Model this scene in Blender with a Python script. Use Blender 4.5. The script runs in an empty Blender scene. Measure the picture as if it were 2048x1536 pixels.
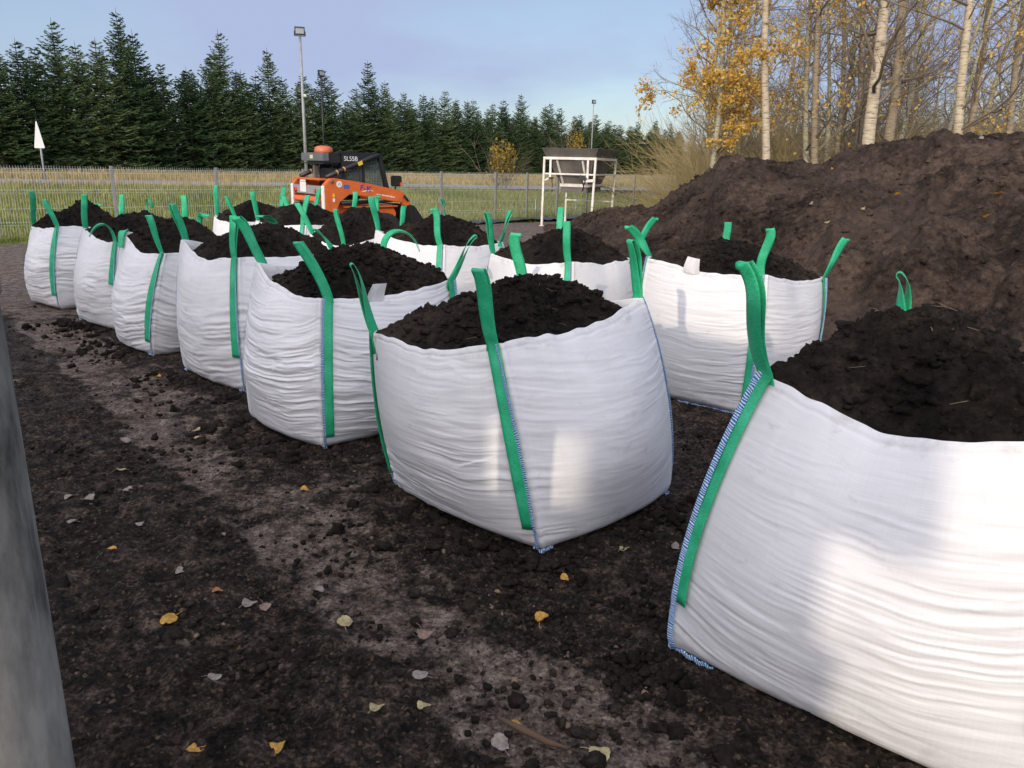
import bpy, bmesh, math, random
import numpy as np
from mathutils import Vector, Matrix
R_ = math.radians
SC = bpy.context.scene
COL = SC.collection

# ------------------------------------------------------------------ camera, sky, sun, exposure
cam_d = bpy.data.cameras.new('camera'); cam = bpy.data.objects.new('camera', cam_d); COL.objects.link(cam)
cam_d.sensor_width = 36.0; cam_d.lens = 1540/2048*36; cam_d.clip_start = 0.05; cam_d.clip_end = 3000
pitch, roll = R_(15.9), R_(-1.4)
fw = Vector((0, math.cos(pitch), -math.sin(pitch))); rt = Vector((1, 0, 0)); up = rt.cross(fw)
r2 = rt*math.cos(roll) - up*math.sin(roll); u2 = rt*math.sin(roll) + up*math.cos(roll)
cam.matrix_world = Matrix(((r2.x, u2.x, -fw.x, 0), (r2.y, u2.y, -fw.y, 0), (r2.z, u2.z, -fw.z, 1.75), (0, 0, 0, 1)))
SC.camera = cam

SUN_EL = R_(15.0); SUN_H = Vector((0.34, 0.94, 0)).normalized()      # the way the light travels on the ground
W = bpy.data.worlds.new('World'); SC.world = W; W.use_nodes = True
nt = W.node_tree; nt.nodes.clear()
wo = nt.nodes.new('ShaderNodeOutputWorld'); bg = nt.nodes.new('ShaderNodeBackground')
sky = nt.nodes.new('ShaderNodeTexSky'); sky.sky_type = 'NISHITA'; sky.sun_disc = False
sky.sun_elevation = SUN_EL; sky.sun_rotation = math.atan2(-SUN_H.x, -SUN_H.y); sky.air_density = 1.0; sky.dust_density = 0.6; sky.ozone_density = 2.2
tc = nt.nodes.new('ShaderNodeTexCoord'); mp = nt.nodes.new('ShaderNodeMapping'); mp.inputs['Scale'].default_value = (1.0, 1.0, 3.2)
nz = nt.nodes.new('ShaderNodeTexNoise'); nz.inputs['Scale'].default_value = 1.9; nz.inputs['Detail'].default_value = 7; nz.inputs['Roughness'].default_value = 0.5
rp = nt.nodes.new('ShaderNodeMapRange'); rp.inputs['From Min'].default_value = 0.42; rp.inputs['From Max'].default_value = 0.62
rp.inputs['To Min'].default_value = 0.45; rp.inputs['To Max'].default_value = 1.0
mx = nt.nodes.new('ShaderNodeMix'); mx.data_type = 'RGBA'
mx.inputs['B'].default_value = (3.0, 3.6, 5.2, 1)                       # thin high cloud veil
L = nt.links.new
L(tc.outputs['Generated'], mp.inputs['Vector']); L(mp.outputs['Vector'], nz.inputs['Vector']); L(nz.outputs['Fac'], rp.inputs['Value'])
L(rp.outputs['Result'], mx.inputs['Factor']); L(sky.outputs['Color'], mx.inputs['A'])
# glow added on the sun side of the sky to brighten the shaded bags
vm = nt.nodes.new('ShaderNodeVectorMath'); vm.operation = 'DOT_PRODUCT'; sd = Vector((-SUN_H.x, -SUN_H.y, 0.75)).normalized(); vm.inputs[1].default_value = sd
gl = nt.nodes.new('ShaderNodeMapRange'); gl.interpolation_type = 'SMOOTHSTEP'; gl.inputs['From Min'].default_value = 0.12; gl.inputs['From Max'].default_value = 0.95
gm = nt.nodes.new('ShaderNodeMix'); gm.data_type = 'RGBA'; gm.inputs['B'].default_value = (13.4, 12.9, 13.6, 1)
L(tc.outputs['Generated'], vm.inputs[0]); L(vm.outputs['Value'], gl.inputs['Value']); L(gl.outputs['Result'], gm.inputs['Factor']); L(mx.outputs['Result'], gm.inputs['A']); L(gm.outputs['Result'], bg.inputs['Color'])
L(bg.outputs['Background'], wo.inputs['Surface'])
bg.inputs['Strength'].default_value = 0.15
sun_d = bpy.data.lights.new('sun', 'SUN'); sun = bpy.data.objects.new('sun', sun_d); COL.objects.link(sun)
sun_d.energy = 2.0; sun_d.angle = R_(0.55); sun_d.color = (1.0, 0.86, 0.67)
sun.rotation_euler = Vector((SUN_H.x, SUN_H.y, -math.tan(SUN_EL))).to_track_quat('-Z', 'Y').to_euler()
SC.view_settings.view_transform = 'Standard'; SC.view_settings.look = 'None'; SC.view_settings.gamma = 1
SC.view_settings.exposure = -0.05

# ------------------------------------------------------------------ helpers
def tag(o, label=None, cat=None, group=None, kind=None):
    if label: o['label'] = label
    if cat: o['category'] = cat
    if group: o['group'] = group
    if kind: o['kind'] = kind
    return o
def empty(name, loc=(0, 0, 0), rz=0, label=None, cat=None, group=None):
    o = bpy.data.objects.new(name, None); COL.objects.link(o); o.location = loc; o.rotation_euler = (0, 0, rz); o.empty_display_size = .2
    return tag(o, label, cat, group)
def link(name, me, mat=None, parent=None):
    o = bpy.data.objects.new(name, me); COL.objects.link(o)
    if mat is not None and len(me.materials) == 0: me.materials.append(mat)
    if parent: o.parent = parent
    return o
def np_mesh(name, V, F, smooth=True, attrs=None):
    """V (n,3); F (m,3|4) int array, or list of such arrays"""
    Fs = F if isinstance(F, list) else [F]
    me = bpy.data.meshes.new(name); V = np.asarray(V, np.float32)
    me.vertices.add(len(V)); me.vertices.foreach_set('co', V.ravel())
    idx = np.concatenate([np.asarray(f).ravel() for f in Fs]); tot = np.concatenate([np.full(len(f), np.asarray(f).shape[1]) for f in Fs])
    me.loops.add(len(idx)); me.loops.foreach_set('vertex_index', idx.astype(np.int32))
    me.polygons.add(len(tot)); st = np.concatenate([[0], np.cumsum(tot)[:-1]])
    me.polygons.foreach_set('loop_start', st.astype(np.int32)); me.polygons.foreach_set('loop_total', tot.astype(np.int32))
    me.polygons.foreach_set('use_smooth', np.full(len(tot), smooth))
    for k, a in (attrs or {}).items():
        a = np.asarray(a, np.float32)
        if a.ndim == 1:
            at = me.attributes.new(k, 'FLOAT', 'POINT'); at.data.foreach_set('value', a)
        else:
            at = me.attributes.new(k, 'FLOAT_VECTOR', 'POINT'); at.data.foreach_set('vector', a.ravel())
    me.update(calc_edges=True)
    return me
def grid_faces(nr, nc, wrap=False):
    i = np.arange(nr-1)[:, None]; j = np.arange(nc if wrap else nc-1)[None, :]; jn = (j+1) % nc
    return np.stack([i*nc+j, i*nc+jn, (i+1)*nc+jn, (i+1)*nc+j], -1).reshape(-1, 4)
def vn(p, seed=0):
    """3-D value noise in -1..1"""
    p = np.asarray(p, float); i = np.floor(p).astype(np.int64); f = p-i; f = f*f*(3-2*f); out = 0
    for dx in (0, 1):
        for dy in (0, 1):
            for dz in (0, 1):
                h = ((i[..., 0]+dx)*374761393 + (i[..., 1]+dy)*668265263 + (i[..., 2]+dz)*974634777 + seed*1442695041) & 0xffffffff
                h = ((h ^ (h >> 13))*1274126177) & 0xffffffff; h = ((h ^ (h >> 16))*2246822519) & 0xffffffff; h = h ^ (h >> 15)
                w = (f[..., 0] if dx else 1-f[..., 0])*(f[..., 1] if dy else 1-f[..., 1])*(f[..., 2] if dz else 1-f[..., 2])
                out = out + w*(h/4294967295.0)
    return out*2-1
def fbm(p, octs, seed=0, gain=.5):
    a, s, t = 1., 0., 0.
    for o in range(octs):
        s = s + a*vn(np.asarray(p)*(2.03**o)+o*17.3, seed+o); t += a; a *= gain
    return s/t
def lumps(p, octs, seed=0):                                            # rounded crumbs with dark gaps
    a, s = 1., 0.
    for o in range(octs):
        s = s + a*(1-2*np.abs(vn(np.asarray(p)*(2.1**o)+o*11.7, seed+o))); a *= .55
    return s
def sm(a, b, x): t = np.clip((x-a)/(b-a), 0, 1); return t*t*(3-2*t)
def A3(x, y, z): return np.stack([x, y, z], -1)

class MB:
    """collects boxes, prisms and tubes and links them as one mesh"""
    def __init__(s): s.v = []; s.f = []
    def add(s, vs, fs):
        b = len(s.v); s.v += [tuple(v) for v in vs]; s.f += [tuple(b+i for i in f) for f in fs]
    def box(s, c, d, rot=None):
        x, y, z = d[0]/2, d[1]/2, d[2]/2
        vs = [Vector(q) for q in ((-x, -y, -z), (x, -y, -z), (x, y, -z), (-x, y, -z), (-x, -y, z), (x, -y, z), (x, y, z), (-x, y, z))]
        if rot is not None: vs = [rot @ q for q in vs]
        s.add([q+Vector(c) for q in vs], [(3, 2, 1, 0), (4, 5, 6, 7), (0, 1, 5, 4), (1, 2, 6, 5), (2, 3, 7, 6), (3, 0, 4, 7)])
    def bar(s, p, q, w, h=None, upv=(0, 0, 1)):
        p, q = Vector(p), Vector(q); h = h or w; z = (q-p).normalized(); u = Vector(upv)
        if abs(z.dot(u)) > .98: u = Vector((1, 0, 0))
        x = z.cross(u).normalized(); y = x.cross(z); M = Matrix((x, y, z)).transposed()
        s.box((p+q)/2, (w, h, (q-p).length), M)
    def prism(s, pts, y0, y1):                                         # polygon in x-z, pushed along y
        n = len(pts)
        s.add([(a, y0, b) for a, b in pts]+[(a, y1, b) for a, b in pts],
              [tuple(range(n)), tuple(range(2*n-1, n-1, -1))]+[(i, n+i, n+(i+1) % n, (i+1) % n) for i in range(n)])
    def tube(s, pts, rad, n=8, cap=True):
        pts = [Vector(p) for p in pts]; rad = rad if hasattr(rad, '__len__') else [rad]*len(pts); b = len(s.v)
        for i, p in enumerate(pts):
            t = (pts[min(i+1, len(pts)-1)]-pts[max(i-1, 0)]).normalized()
            a = t.cross(Vector((0, 0, 1)) if abs(t.z) < .9 else Vector((1, 0, 0))).normalized(); c = t.cross(a)
            for k in range(n):
                th = 2*math.pi*k/n; s.v.append(tuple(p+(a*math.cos(th)+c*math.sin(th))*rad[i]))
        for i in range(len(pts)-1):
            for k in range(n): s.f.append((b+i*n+k, b+i*n+(k+1) % n, b+(i+1)*n+(k+1) % n, b+(i+1)*n+k))
        if cap: s.f.append(tuple(b+k for k in range(n))[::-1]); s.f.append(tuple(b+(len(pts)-1)*n+k for k in range(n)))
    def build(s, name, mat, parent=None, smooth=False, bevel=0, fix=True):
        me = bpy.data.meshes.new(name); me.from_pydata(s.v, [], s.f)
        if fix:
            bm = bmesh.new(); bm.from_mesh(me); bmesh.ops.recalc_face_normals(bm, faces=bm.faces)
            if bevel: bmesh.ops.bevel(bm, geom=[e for e in bm.edges if len(e.link_faces) == 2 and e.calc_face_angle(0) > .5], offset=bevel, segments=2, affect='EDGES', clamp_overlap=True)
            bm.to_mesh(me); bm.free()
        for p in me.polygons: p.use_smooth = smooth
        return link(name, me, mat, parent)

def new_mat(name):
    m = bpy.data.materials.new(name); m.use_nodes = True; t = m.node_tree; return m, t, t.nodes['Principled BSDF']
def plain(name, col, rough=.6, metal=0., var=.12, scale=6., bump=0., bscale=40., dirt=None):
    m, t, b = new_mat(name)
    tcn = t.nodes.new('ShaderNodeTexCoord'); n = t.nodes.new('ShaderNodeTexNoise'); n.inputs['Scale'].default_value = scale; n.inputs['Detail'].default_value = 6
    t.links.new(tcn.outputs['Object'], n.inputs['Vector'])
    r = t.nodes.new('ShaderNodeValToRGB'); r.color_ramp.elements[0].position = .3; r.color_ramp.elements[1].position = .72
    d = dirt or tuple(c*(1-var*2) for c in col)
    r.color_ramp.elements[0].color = (*d, 1); r.color_ramp.elements[1].color = (*[min(1, c*(1+var*.4)) for c in col], 1)
    t.links.new(n.outputs['Fac'], r.inputs['Fac']); t.links.new(r.outputs['Color'], b.inputs['Base Color'])
    b.inputs['Roughness'].default_value = rough; b.inputs['Metallic'].default_value = metal
    if bump:
        n2 = t.nodes.new('ShaderNodeTexNoise'); n2.inputs['Scale'].default_value = bscale; n2.inputs['Detail'].default_value = 5
        t.links.new(tcn.outputs['Object'], n2.inputs['Vector']); bp = t.nodes.new('ShaderNodeBump'); bp.inputs['Strength'].default_value = bump; bp.inputs['Distance'].default_value = .02
        t.links.new(n2.outputs['Fac'], bp.inputs['Height']); t.links.new(bp.outputs['Normal'], b.inputs['Normal'])
    return m
def node(t, typ, **kw):
    n = t.nodes.new(typ)
    for k, v in kw.items():
        if k in n.inputs: n.inputs[k].default_value = v
        else: setattr(n, k, v)
    return n
def ramp(t, stops):
    r = t.nodes.new('ShaderNodeValToRGB'); e = r.color_ramp.elements
    while len(e) < len(stops): e.new(.5)
    for i, (p, c) in enumerate(stops): e[i].position = p; e[i].color = (*c, 1)
    return r

# ------------------------------------------------------------------ materials
def mat_fabric():
    m, t, b = new_mat('woven_white_fabric'); at = node(t, 'ShaderNodeAttribute', attribute_name='cloth'); l = t.links.new
    def nz(scale, det=4, rough=.5):
        mp = node(t, 'ShaderNodeMapping'); mp.inputs['Scale'].default_value = scale; l(at.outputs['Vector'], mp.inputs['Vector'])
        n = node(t, 'ShaderNodeTexNoise', Scale=1.0, Detail=det, Roughness=rough); l(mp.outputs['Vector'], n.inputs['Vector']); return n
    weave_u, weave_v, big, crease = nz((330, 3, 1), 2), nz((3, 330, 1), 2), nz((2.2, 3, 1), 5, .6), nz((3.2, 34, 1), 4, .5)
    ad = node(t, 'ShaderNodeMath', operation='ADD'); l(weave_u.outputs['Fac'], ad.inputs[0]); l(weave_v.outputs['Fac'], ad.inputs[1])
    r1 = ramp(t, [(.30, (.64, .64, .655)), (.62, (.73, .73, .74))]); l(big.outputs['Fac'], r1.inputs['Fac'])
    mr = node(t, 'ShaderNodeMapRange'); mr.inputs['From Min'].default_value = .7; mr.inputs['From Max'].default_value = 1.3; mr.inputs['To Min'].default_value = .93; mr.inputs['To Max'].default_value = 1.0
    l(ad.outputs[0], mr.inputs['Value'])
    mu = node(t, 'ShaderNodeMix', data_type='RGBA', blend_type='MULTIPLY'); mu.inputs['Factor'].default_value = 1
    l(r1.outputs['Color'], mu.inputs['A']); l(mr.outputs['Result'], mu.inputs['B'])
    # dust and smears rubbed on near the foot and here and there
    sp = nz((9, 14, 1), 6, .65); sx = node(t, 'ShaderNodeSeparateXYZ'); l(at.outputs['Vector'], sx.inputs[0])
    low = node(t, 'ShaderNodeMapRange'); low.inputs['From Min'].default_value = .0; low.inputs['From Max'].default_value = .16; low.inputs['To Min'].default_value = .16; low.inputs['To Max'].default_value = 0
    l(sx.outputs['Y'], low.inputs['Value'])
    hi = node(t, 'ShaderNodeMapRange'); hi.inputs['From Min'].default_value = .93; hi.inputs['From Max'].default_value = 1.0; hi.inputs['To Max'].default_value = .13; l(sx.outputs['Y'], hi.inputs['Value'])
    a1 = node(t, 'ShaderNodeMath', operation='ADD'); l(low.outputs['Result'], a1.inputs[0]); l(hi.outputs['Result'], a1.inputs[1])
    a2 = node(t, 'ShaderNodeMath', operation='ADD'); l(sp.outputs['Fac'], a2.inputs[0]); l(a1.outputs[0], a2.inputs[1])
    dm = node(t, 'ShaderNodeMapRange'); dm.inputs['From Min'].default_value = .60; dm.inputs['From Max'].default_value = .82; dm.inputs['To Max'].default_value = .5
    l(a2.outputs[0], dm.inputs['Value'])
    m2 = node(t, 'ShaderNodeMix', data_type='RGBA'); l(dm.outputs['Result'], m2.inputs['Factor']); l(mu.outputs['Result'], m2.inputs['A']); m2.inputs['B'].default_value = (.30, .27, .24, 1)
    l(m2.outputs['Result'], b.inputs['Base Color']); b.inputs['Roughness'].default_value = .5
    b.inputs['Specular IOR Level'].default_value = .35
    bp = node(t, 'ShaderNodeBump', Strength=.20, Distance=.012); l(crease.outputs['Fac'], bp.inputs['Height'])
    bp2 = node(t, 'ShaderNodeBump', Strength=.12, Distance=.002); l(ad.outputs[0], bp2.inputs['Height']); l(bp.outputs['Normal'], bp2.inputs['Normal'])
    l(bp2.outputs['Normal'], b.inputs['Normal'])
    return m
def mat_webbing():
    m, t, b = new_mat('green_webbing'); at = node(t, 'ShaderNodeAttribute', attribute_name='cloth'); l = t.links.new
    mp = node(t, 'ShaderNodeMapping'); mp.inputs['Scale'].default_value = (60, 260, 1); mp.inputs['Rotation'].default_value = (0, 0, .5); l(at.outputs['Vector'], mp.inputs['Vector'])
    n = node(t, 'ShaderNodeTexNoise', Scale=1.0, Detail=3); l(mp.outputs['Vector'], n.inputs['Vector'])
    n2 = node(t, 'ShaderNodeTexNoise', Scale=9.0, Detail=4); l(at.outputs['Vector'], n2.inputs['Vector'])
    mi = node(t, 'ShaderNodeMath', operation='ADD'); l(n.outputs['Fac'], mi.inputs[0]); l(n2.outputs['Fac'], mi.inputs[1])
    hf = node(t, 'ShaderNodeMath', operation='MULTIPLY'); hf.inputs[1].default_value = .5; l(mi.outputs[0], hf.inputs[0])
    r = ramp(t, [(.33, (.007, .25, .105)), (.50, (.016, .40, .185)), (.66, (.06, .53, .30))]); l(hf.outputs[0], r.inputs['Fac'])
    l(r.outputs['Color'], b.inputs['Base Color']); b.inputs['Roughness'].default_value = .55
    bp = node(t, 'ShaderNodeBump', Strength=.4, Distance=.003); l(n.outputs['Fac'], bp.inputs['Height']); l(bp.outputs['Normal'], b.inputs['Normal'])
    return m
def mat_stitch():
    m, t, b = new_mat('blue_overlock_stitch'); at = node(t, 'ShaderNodeAttribute', attribute_name='cloth'); l = t.links.new
    mp = node(t, 'ShaderNodeMapping'); mp.inputs['Scale'].default_value = (80, 108, 1); mp.inputs['Rotation'].default_value = (0, 0, .35); l(at.outputs['Vector'], mp.inputs['Vector'])
    n = node(t, 'ShaderNodeTexWave', bands_direction='Y', Scale=.32, Distortion=6.0, Detail=2.5); l(mp.outputs['Vector'], n.inputs['Vector'])
    r = ramp(t, [(.22, (.66, .70, .76)), (.40, (.08, .30, .58)), (.8, (.015, .16, .44))]); l(n.outputs['Fac'], r.inputs['Fac'])
    l(r.outputs['Color'], b.inputs['Base Color']); b.inputs['Roughness'].default_value = .7
    bp = node(t, 'ShaderNodeBump', Strength=.6, Distance=.004); l(n.outputs['Fac'], bp.inputs['Height']); l(bp.outputs['Normal'], b.inputs['Normal'])
    return m
def mat_peat(name, dark, mid, light, sc=1.0, bump=.7, dusty=None):
    m, t, b = new_mat(name); l = t.links.new; g = node(t, 'ShaderNodeTexCoord')
    n = node(t, 'ShaderNodeTexNoise', Scale=17*sc, Detail=10, Roughness=.76); l(g.outputs['Object'], n.inputs['Vector'])
    big = node(t, 'ShaderNodeTexNoise', Scale=1.3*sc, Detail=5, Roughness=.6); l(g.outputs['Object'], big.inputs['Vector'])
    mi = node(t, 'ShaderNodeMix'); mi.inputs['Factor'].default_value = .45; l(n.outputs['Fac'], mi.inputs['A']); l(big.outputs['Fac'], mi.inputs['B'])
    r = ramp(t, [(.40, dark), (.50, mid), (.61, light)]); l(mi.outputs['Result'], r.inputs['Fac'])
    if dusty:                                                           # dried-out paler zones
        d1 = node(t, 'ShaderNodeTexNoise', Scale=.45, Detail=6, Roughness=.62); l(g.outputs['Object'], d1.inputs['Vector']); d2 = node(t, 'ShaderNodeMapRange'); d2.inputs['From Min'].default_value = .48; d2.inputs['From Max'].default_value = .66; d2.inputs['To Max'].default_value = .62; l(d1.outputs['Fac'], d2.inputs['Value'])
        d3 = node(t, 'ShaderNodeMix', data_type='RGBA', blend_type='MIX'); l(d2.outputs['Result'], d3.inputs['Factor']); l(r.outputs['Color'], d3.inputs['A']); d3.inputs['B'].default_value = (*dusty, 1)
        r = d3; r_out = d3.outputs['Result']
    else: r_out = r.outputs['Color']
    # fibre specks
    v = node(t, 'ShaderNodeTexNoise', Scale=150*sc, Detail=2); l(g.outputs['Object'], v.inputs['Vector'])
    vr = node(t, 'ShaderNodeMapRange'); vr.inputs['From Min'].default_value = .70; vr.inputs['From Max'].default_value = .80; vr.inputs['To Max'].default_value = .6; l(v.outputs['Fac'], vr.inputs['Value'])
    m2 = node(t, 'ShaderNodeMix', data_type='RGBA'); l(vr.outputs['Result'], m2.inputs['Factor']); l(r_out, m2.inputs['A']); m2.inputs['B'].default_value = (.16, .11, .07, 1)
    l(m2.outputs['Result'], b.inputs['Base Color']); b.inputs['Roughness'].default_value = .95; b.inputs['Specular IOR Level'].default_value = .15
    f = node(t, 'ShaderNodeTexNoise', Scale=75*sc, Detail=7, Roughness=.7); l(g.outputs['Object'], f.inputs['Vector'])
    bp = node(t, 'ShaderNodeBump', Strength=bump, Distance=.02/sc); l(f.outputs['Fac'], bp.inputs['Height']); l(bp.outputs['Normal'], b.inputs['Normal'])
    return m
def mat_tint(name, stops, rough=.8, trans=0., vary=0.):
    m, t, b = new_mat(name); l = t.links.new; at = node(t, 'ShaderNodeAttribute', attribute_name='tint')
    r = ramp(t, stops); l(at.outputs['Fac'], r.inputs['Fac']); b.inputs['Roughness'].default_value = rough; b.inputs['Specular IOR Level'].default_value = .2
    if vary:                                                            # every tree its own shade of green
        oi = node(t, 'ShaderNodeObjectInfo'); hs = node(t, 'ShaderNodeHueSaturation'); mh = node(t, 'ShaderNodeMapRange'); mh.inputs['To Min'].default_value = .5-.05*vary; mh.inputs['To Max'].default_value = .5+.08*vary
        mv = node(t, 'ShaderNodeMapRange'); mv.inputs['To Min'].default_value = 1+vary; mv.inputs['To Max'].default_value = 1-vary; l(oi.outputs['Random'], mh.inputs['Value']); l(oi.outputs['Random'], mv.inputs['Value'])
        l(mh.outputs['Result'], hs.inputs['Hue']); l(mv.outputs['Result'], hs.inputs['Value']); l(r.outputs['Color'], hs.inputs['Color']); r = hs
    l(r.outputs['Color'], b.inputs['Base Color'])
    if trans:
        tr = node(t, 'ShaderNodeBsdfTranslucent'); l(r.outputs['Color'], tr.inputs['Color']); ms = node(t, 'ShaderNodeMixShader'); ms.inputs[0].default_value = trans
        l(b.outputs[0], ms.inputs[1]); l(tr.outputs[0], ms.inputs[2]); l(ms.outputs[0], t.nodes['Material Output'].inputs['Surface'])
    return m
def mat_bark(name, base, mark, yel=None, sc=1.):
    m, t, b = new_mat(name); l = t.links.new; g = node(t, 'ShaderNodeTexCoord')
    mp = node(t, 'ShaderNodeMapping'); mp.inputs['Scale'].default_value = (5, 5, 34); l(g.outputs['Object'], mp.inputs['Vector'])
    n = node(t, 'ShaderNodeTexNoise', Scale=1.0*sc, Detail=5, Roughness=.6); l(mp.outputs['Vector'], n.inputs['Vector'])
    n2 = node(t, 'ShaderNodeTexNoise', Scale=2.2, Detail=5, Roughness=.6); l(g.outputs['Object'], n2.inputs['Vector'])
    r = ramp(t, [(.34, mark), (.44, tuple(c*.75 for c in base)), (.6, base)]); l(n.outputs['Fac'], r.inputs['Fac'])
    r2 = node(t, 'ShaderNodeMapRange'); r2.inputs['From Min'].default_value = .55; r2.inputs['From Max'].default_value = .75; r2.inputs['To Max'].default_value = .7; l(n2.outputs['Fac'], r2.inputs['Value'])
    mi = node(t, 'ShaderNodeMix', data_type='RGBA'); l(r2.outputs['Result'], mi.inputs['Factor']); l(r.outputs['Color'], mi.inputs['A']); mi.inputs['B'].default_value = (*(yel or tuple(c*.5 for c in base)), 1)
    l(mi.outputs['Result'], b.inputs['Base Color']); b.inputs['Roughness'].default_value = .85
    bp = node(t, 'ShaderNodeBump', Strength=.5, Distance=.02); l(n.outputs['Fac'], bp.inputs['Height']); l(bp.outputs['Normal'], b.inputs['Normal'])
    return m
FAB, WEB, STI = mat_fabric(), mat_webbing(), mat_stitch()
SOIL = mat_peat('dark_moist_peat', (.004, .0031, .0025), (.017, .0128, .0102), (.045, .033, .025))
PILE = mat_peat('brown_peat_heap', (.010, .0072, .006), (.050, .0345, .027), (.125, .087, .066), .55, 1.0, (.098, .071, .056))
STEEL = plain('galvanised_steel', (.42, .43, .43), .45, .6, .15, 5)
POSTM = plain('grey_post_paint', (.34, .35, .36), .5, .2)
BLACK = plain('black_paint', (.018, .019, .021), .45, 0, .2, 4)
ORANGE = plain('orange_paint', (.72, .145, .02), .45, 0, .08, 4.5, .15, 60, dirt=(.50, .115, .03))
ORANGE2 = plain('faded_orange_plastic', (.62, .16, .06), .4)
RUBBER = plain('tyre_rubber', (.02, .02, .02), .85, 0, .2)
WHITE = plain('worn_white_paint', (.80, .79, .76), .5, 0, .04, 5, dirt=(.62, .56, .48))
GREYM = plain('grey_metal', (.17, .16, .15), .55, .2)
GLASS, _t, _b = new_mat('cab_glass'); _b.inputs['Base Color'].default_value = (.30, .36, .36, 1); _b.inputs['Roughness'].default_value = .03; _b.inputs['Transmission Weight'].default_value = .85; _b.inputs['IOR'].default_value = 1.1

# ------------------------------------------------------------------ ground
FP = np.array([-8.98, 17.47]); FU = np.array([.735, .678]); FN = np.array([-.678, .735])     # fence line and its far side
def fence_d(x, y): return (x-FP[0])*FN[0] + (y-FP[1])*FN[1]
def gheight(x, y):
    d = fence_d(x, y)
    return .6*sm(1.0, 9.0, d) + .05*sm(.4, 3, d)*fbm(A3(x*.35, y*.35, 0*x), 3, 5)
def band_d(x, y):                                                     # swept strip in front of the row of sacks
    p = np.array([-4.31, 6.81]); q = np.array([-.2, 2.03]); u = (q-p)/np.hypot(*(q-p)); n = np.array([-u[1], u[0]])
    return (x-p[0])*n[0] + (y-p[1])*n[1]
def build_ground():
    az = np.concatenate([np.linspace(-180, -44, 26)[:-1], np.linspace(-42, 42, 620), np.linspace(44, 180, 26)[1:-1]])
    r = np.concatenate([np.geomspace(.5, 1.35, 40), np.geomspace(1.35, 7, 720)[1:], np.geomspace(7, 40, 230)[1:], np.geomspace(40, 900, 50)[1:]])
    Rr, Az = np.meshgrid(r, np.radians(az), indexing='ij'); x, y = Rr*np.sin(Az), Rr*np.cos(Az)
    d = fence_d(x, y); yard = 1-sm(-1.0, -.5, d+.25*fbm(A3(x*1.3, y*1.3, 0*x), 3, 8))
    b = band_d(x, y); wob = .16*fbm(A3(x*2.2, y*2.2, 0*x), 4, 3)
    worn = sm(-.02, .09, b+wob*.6+.05*fbm(A3(x*9, y*9, 0*x), 3, 14))*(1-sm(.38, .78, b+wob*2.4+.12*fbm(A3(x*7, y*7, 0*x), 3, 4)))
    worn = np.clip(worn*(.72+.85*fbm(A3(x*3.4, y*3.4, 0*x+4), 5, 12)), 0, 1)
    far = sm(9.0, 11.5, y-.25*x+1.2*fbm(A3(x*.6, y*.6, 0*x), 3, 2))                     # swept yard further off
    patches = sm(.12, .45, fbm(A3(x*.9, y*.9, 0*x+9), 5, 31))*.35
    worn = np.clip(np.maximum(np.maximum(worn, far*1.0), patches*(b < 0)), 0, 1)*yard
    near = 1-sm(10, 25, Rr)
    lump = fbm(A3(x*4.2, y*4.2, 0*x), 3, 41)*.020 + np.maximum(vn(A3(x*13, y*13, 0*x), 51), -.15)*.014 + np.maximum(vn(A3(x*29, y*29, 0*x), 52), -.2)*.010 + np.maximum(vn(A3(x*58, y*58, 0*x), 53), -.3)*.009 + vn(A3(x*120, y*120, 0*x), 54)*.0035 + fbm(A3(x*1.1, y*1.1, 0*x), 3, 61)*.022
    ruts = .010*np.sin(b*22+2*fbm(A3(x*1.5, y*1.5, 0*x), 3, 77))*sm(.2, -.3, b)
    z = (lump*(1-.72*worn) + ruts*(1-worn) + .012*(1-worn))*yard*near + gheight(x, y) - .03*sm(1.5, 0, Rr)*0
    V = A3(x, y, z).reshape(-1, 3); F = grid_faces(len(r), len(az), True)
    n0 = len(V); V = np.vstack([V, [[0, 0, 0]]]); na = len(az)
    cap = np.stack([np.arange(na), np.roll(np.arange(na), -1), np.full(na, n0)], -1)[:, ::-1]
    grassy = 1-yard; dry = sm(9, 14, d+1.5*fbm(A3(x*.3, y*.3, 0*x), 3, 15))
    pad = lambda a: np.append(a.ravel(), 0)
    me = np_mesh('ground', V, [F, cap], True, {'worn': pad(worn), 'grassy': pad(grassy), 'dry': pad(dry)})
    m, t, bs = new_mat('peaty_yard_and_field'); l = t.links.new; g = node(t, 'ShaderNodeTexCoord')
    def nz(s, det=6, ro=.6): n = node(t, 'ShaderNodeTexNoise', Scale=s, Detail=det, Roughness=ro); l(g.outputs['Object'], n.inputs['Vector']); return n
    def att(k): return node(t, 'ShaderNodeAttribute', attribute_name=k)
    fine, mid, big = nz(46, 10, .78), nz(9, 9, .72), nz(1.6, 6)
    mi = node(t, 'ShaderNodeMix'); mi.inputs['Factor'].default_value = .5; l(fine.outputs['Fac'], mi.inputs['A']); l(mid.outputs['Fac'], mi.inputs['B'])
    peat = ramp(t, [(.40, (.004, .0031, .0025)), (.46, (.014, .0105, .0082)), (.51, (.036, .0265, .0205)), (.56, (.080, .058, .044)), (.62, (.18, .132, .098))]); l(mi.outputs['Result'], peat.inputs['Fac'])
    wornc = ramp(t, [(.40, (.016, .0115, .009)), (.45, (.080, .060, .048)), (.52, (.185, .143, .117)), (.60, (.31, .255, .21))]); l(mi.outputs['Result'], wornc.inputs['Fac'])
    ms = node(t, 'ShaderNodeMath', operation='ADD'); l(att('worn').outputs['Fac'], ms.inputs[0])
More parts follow.
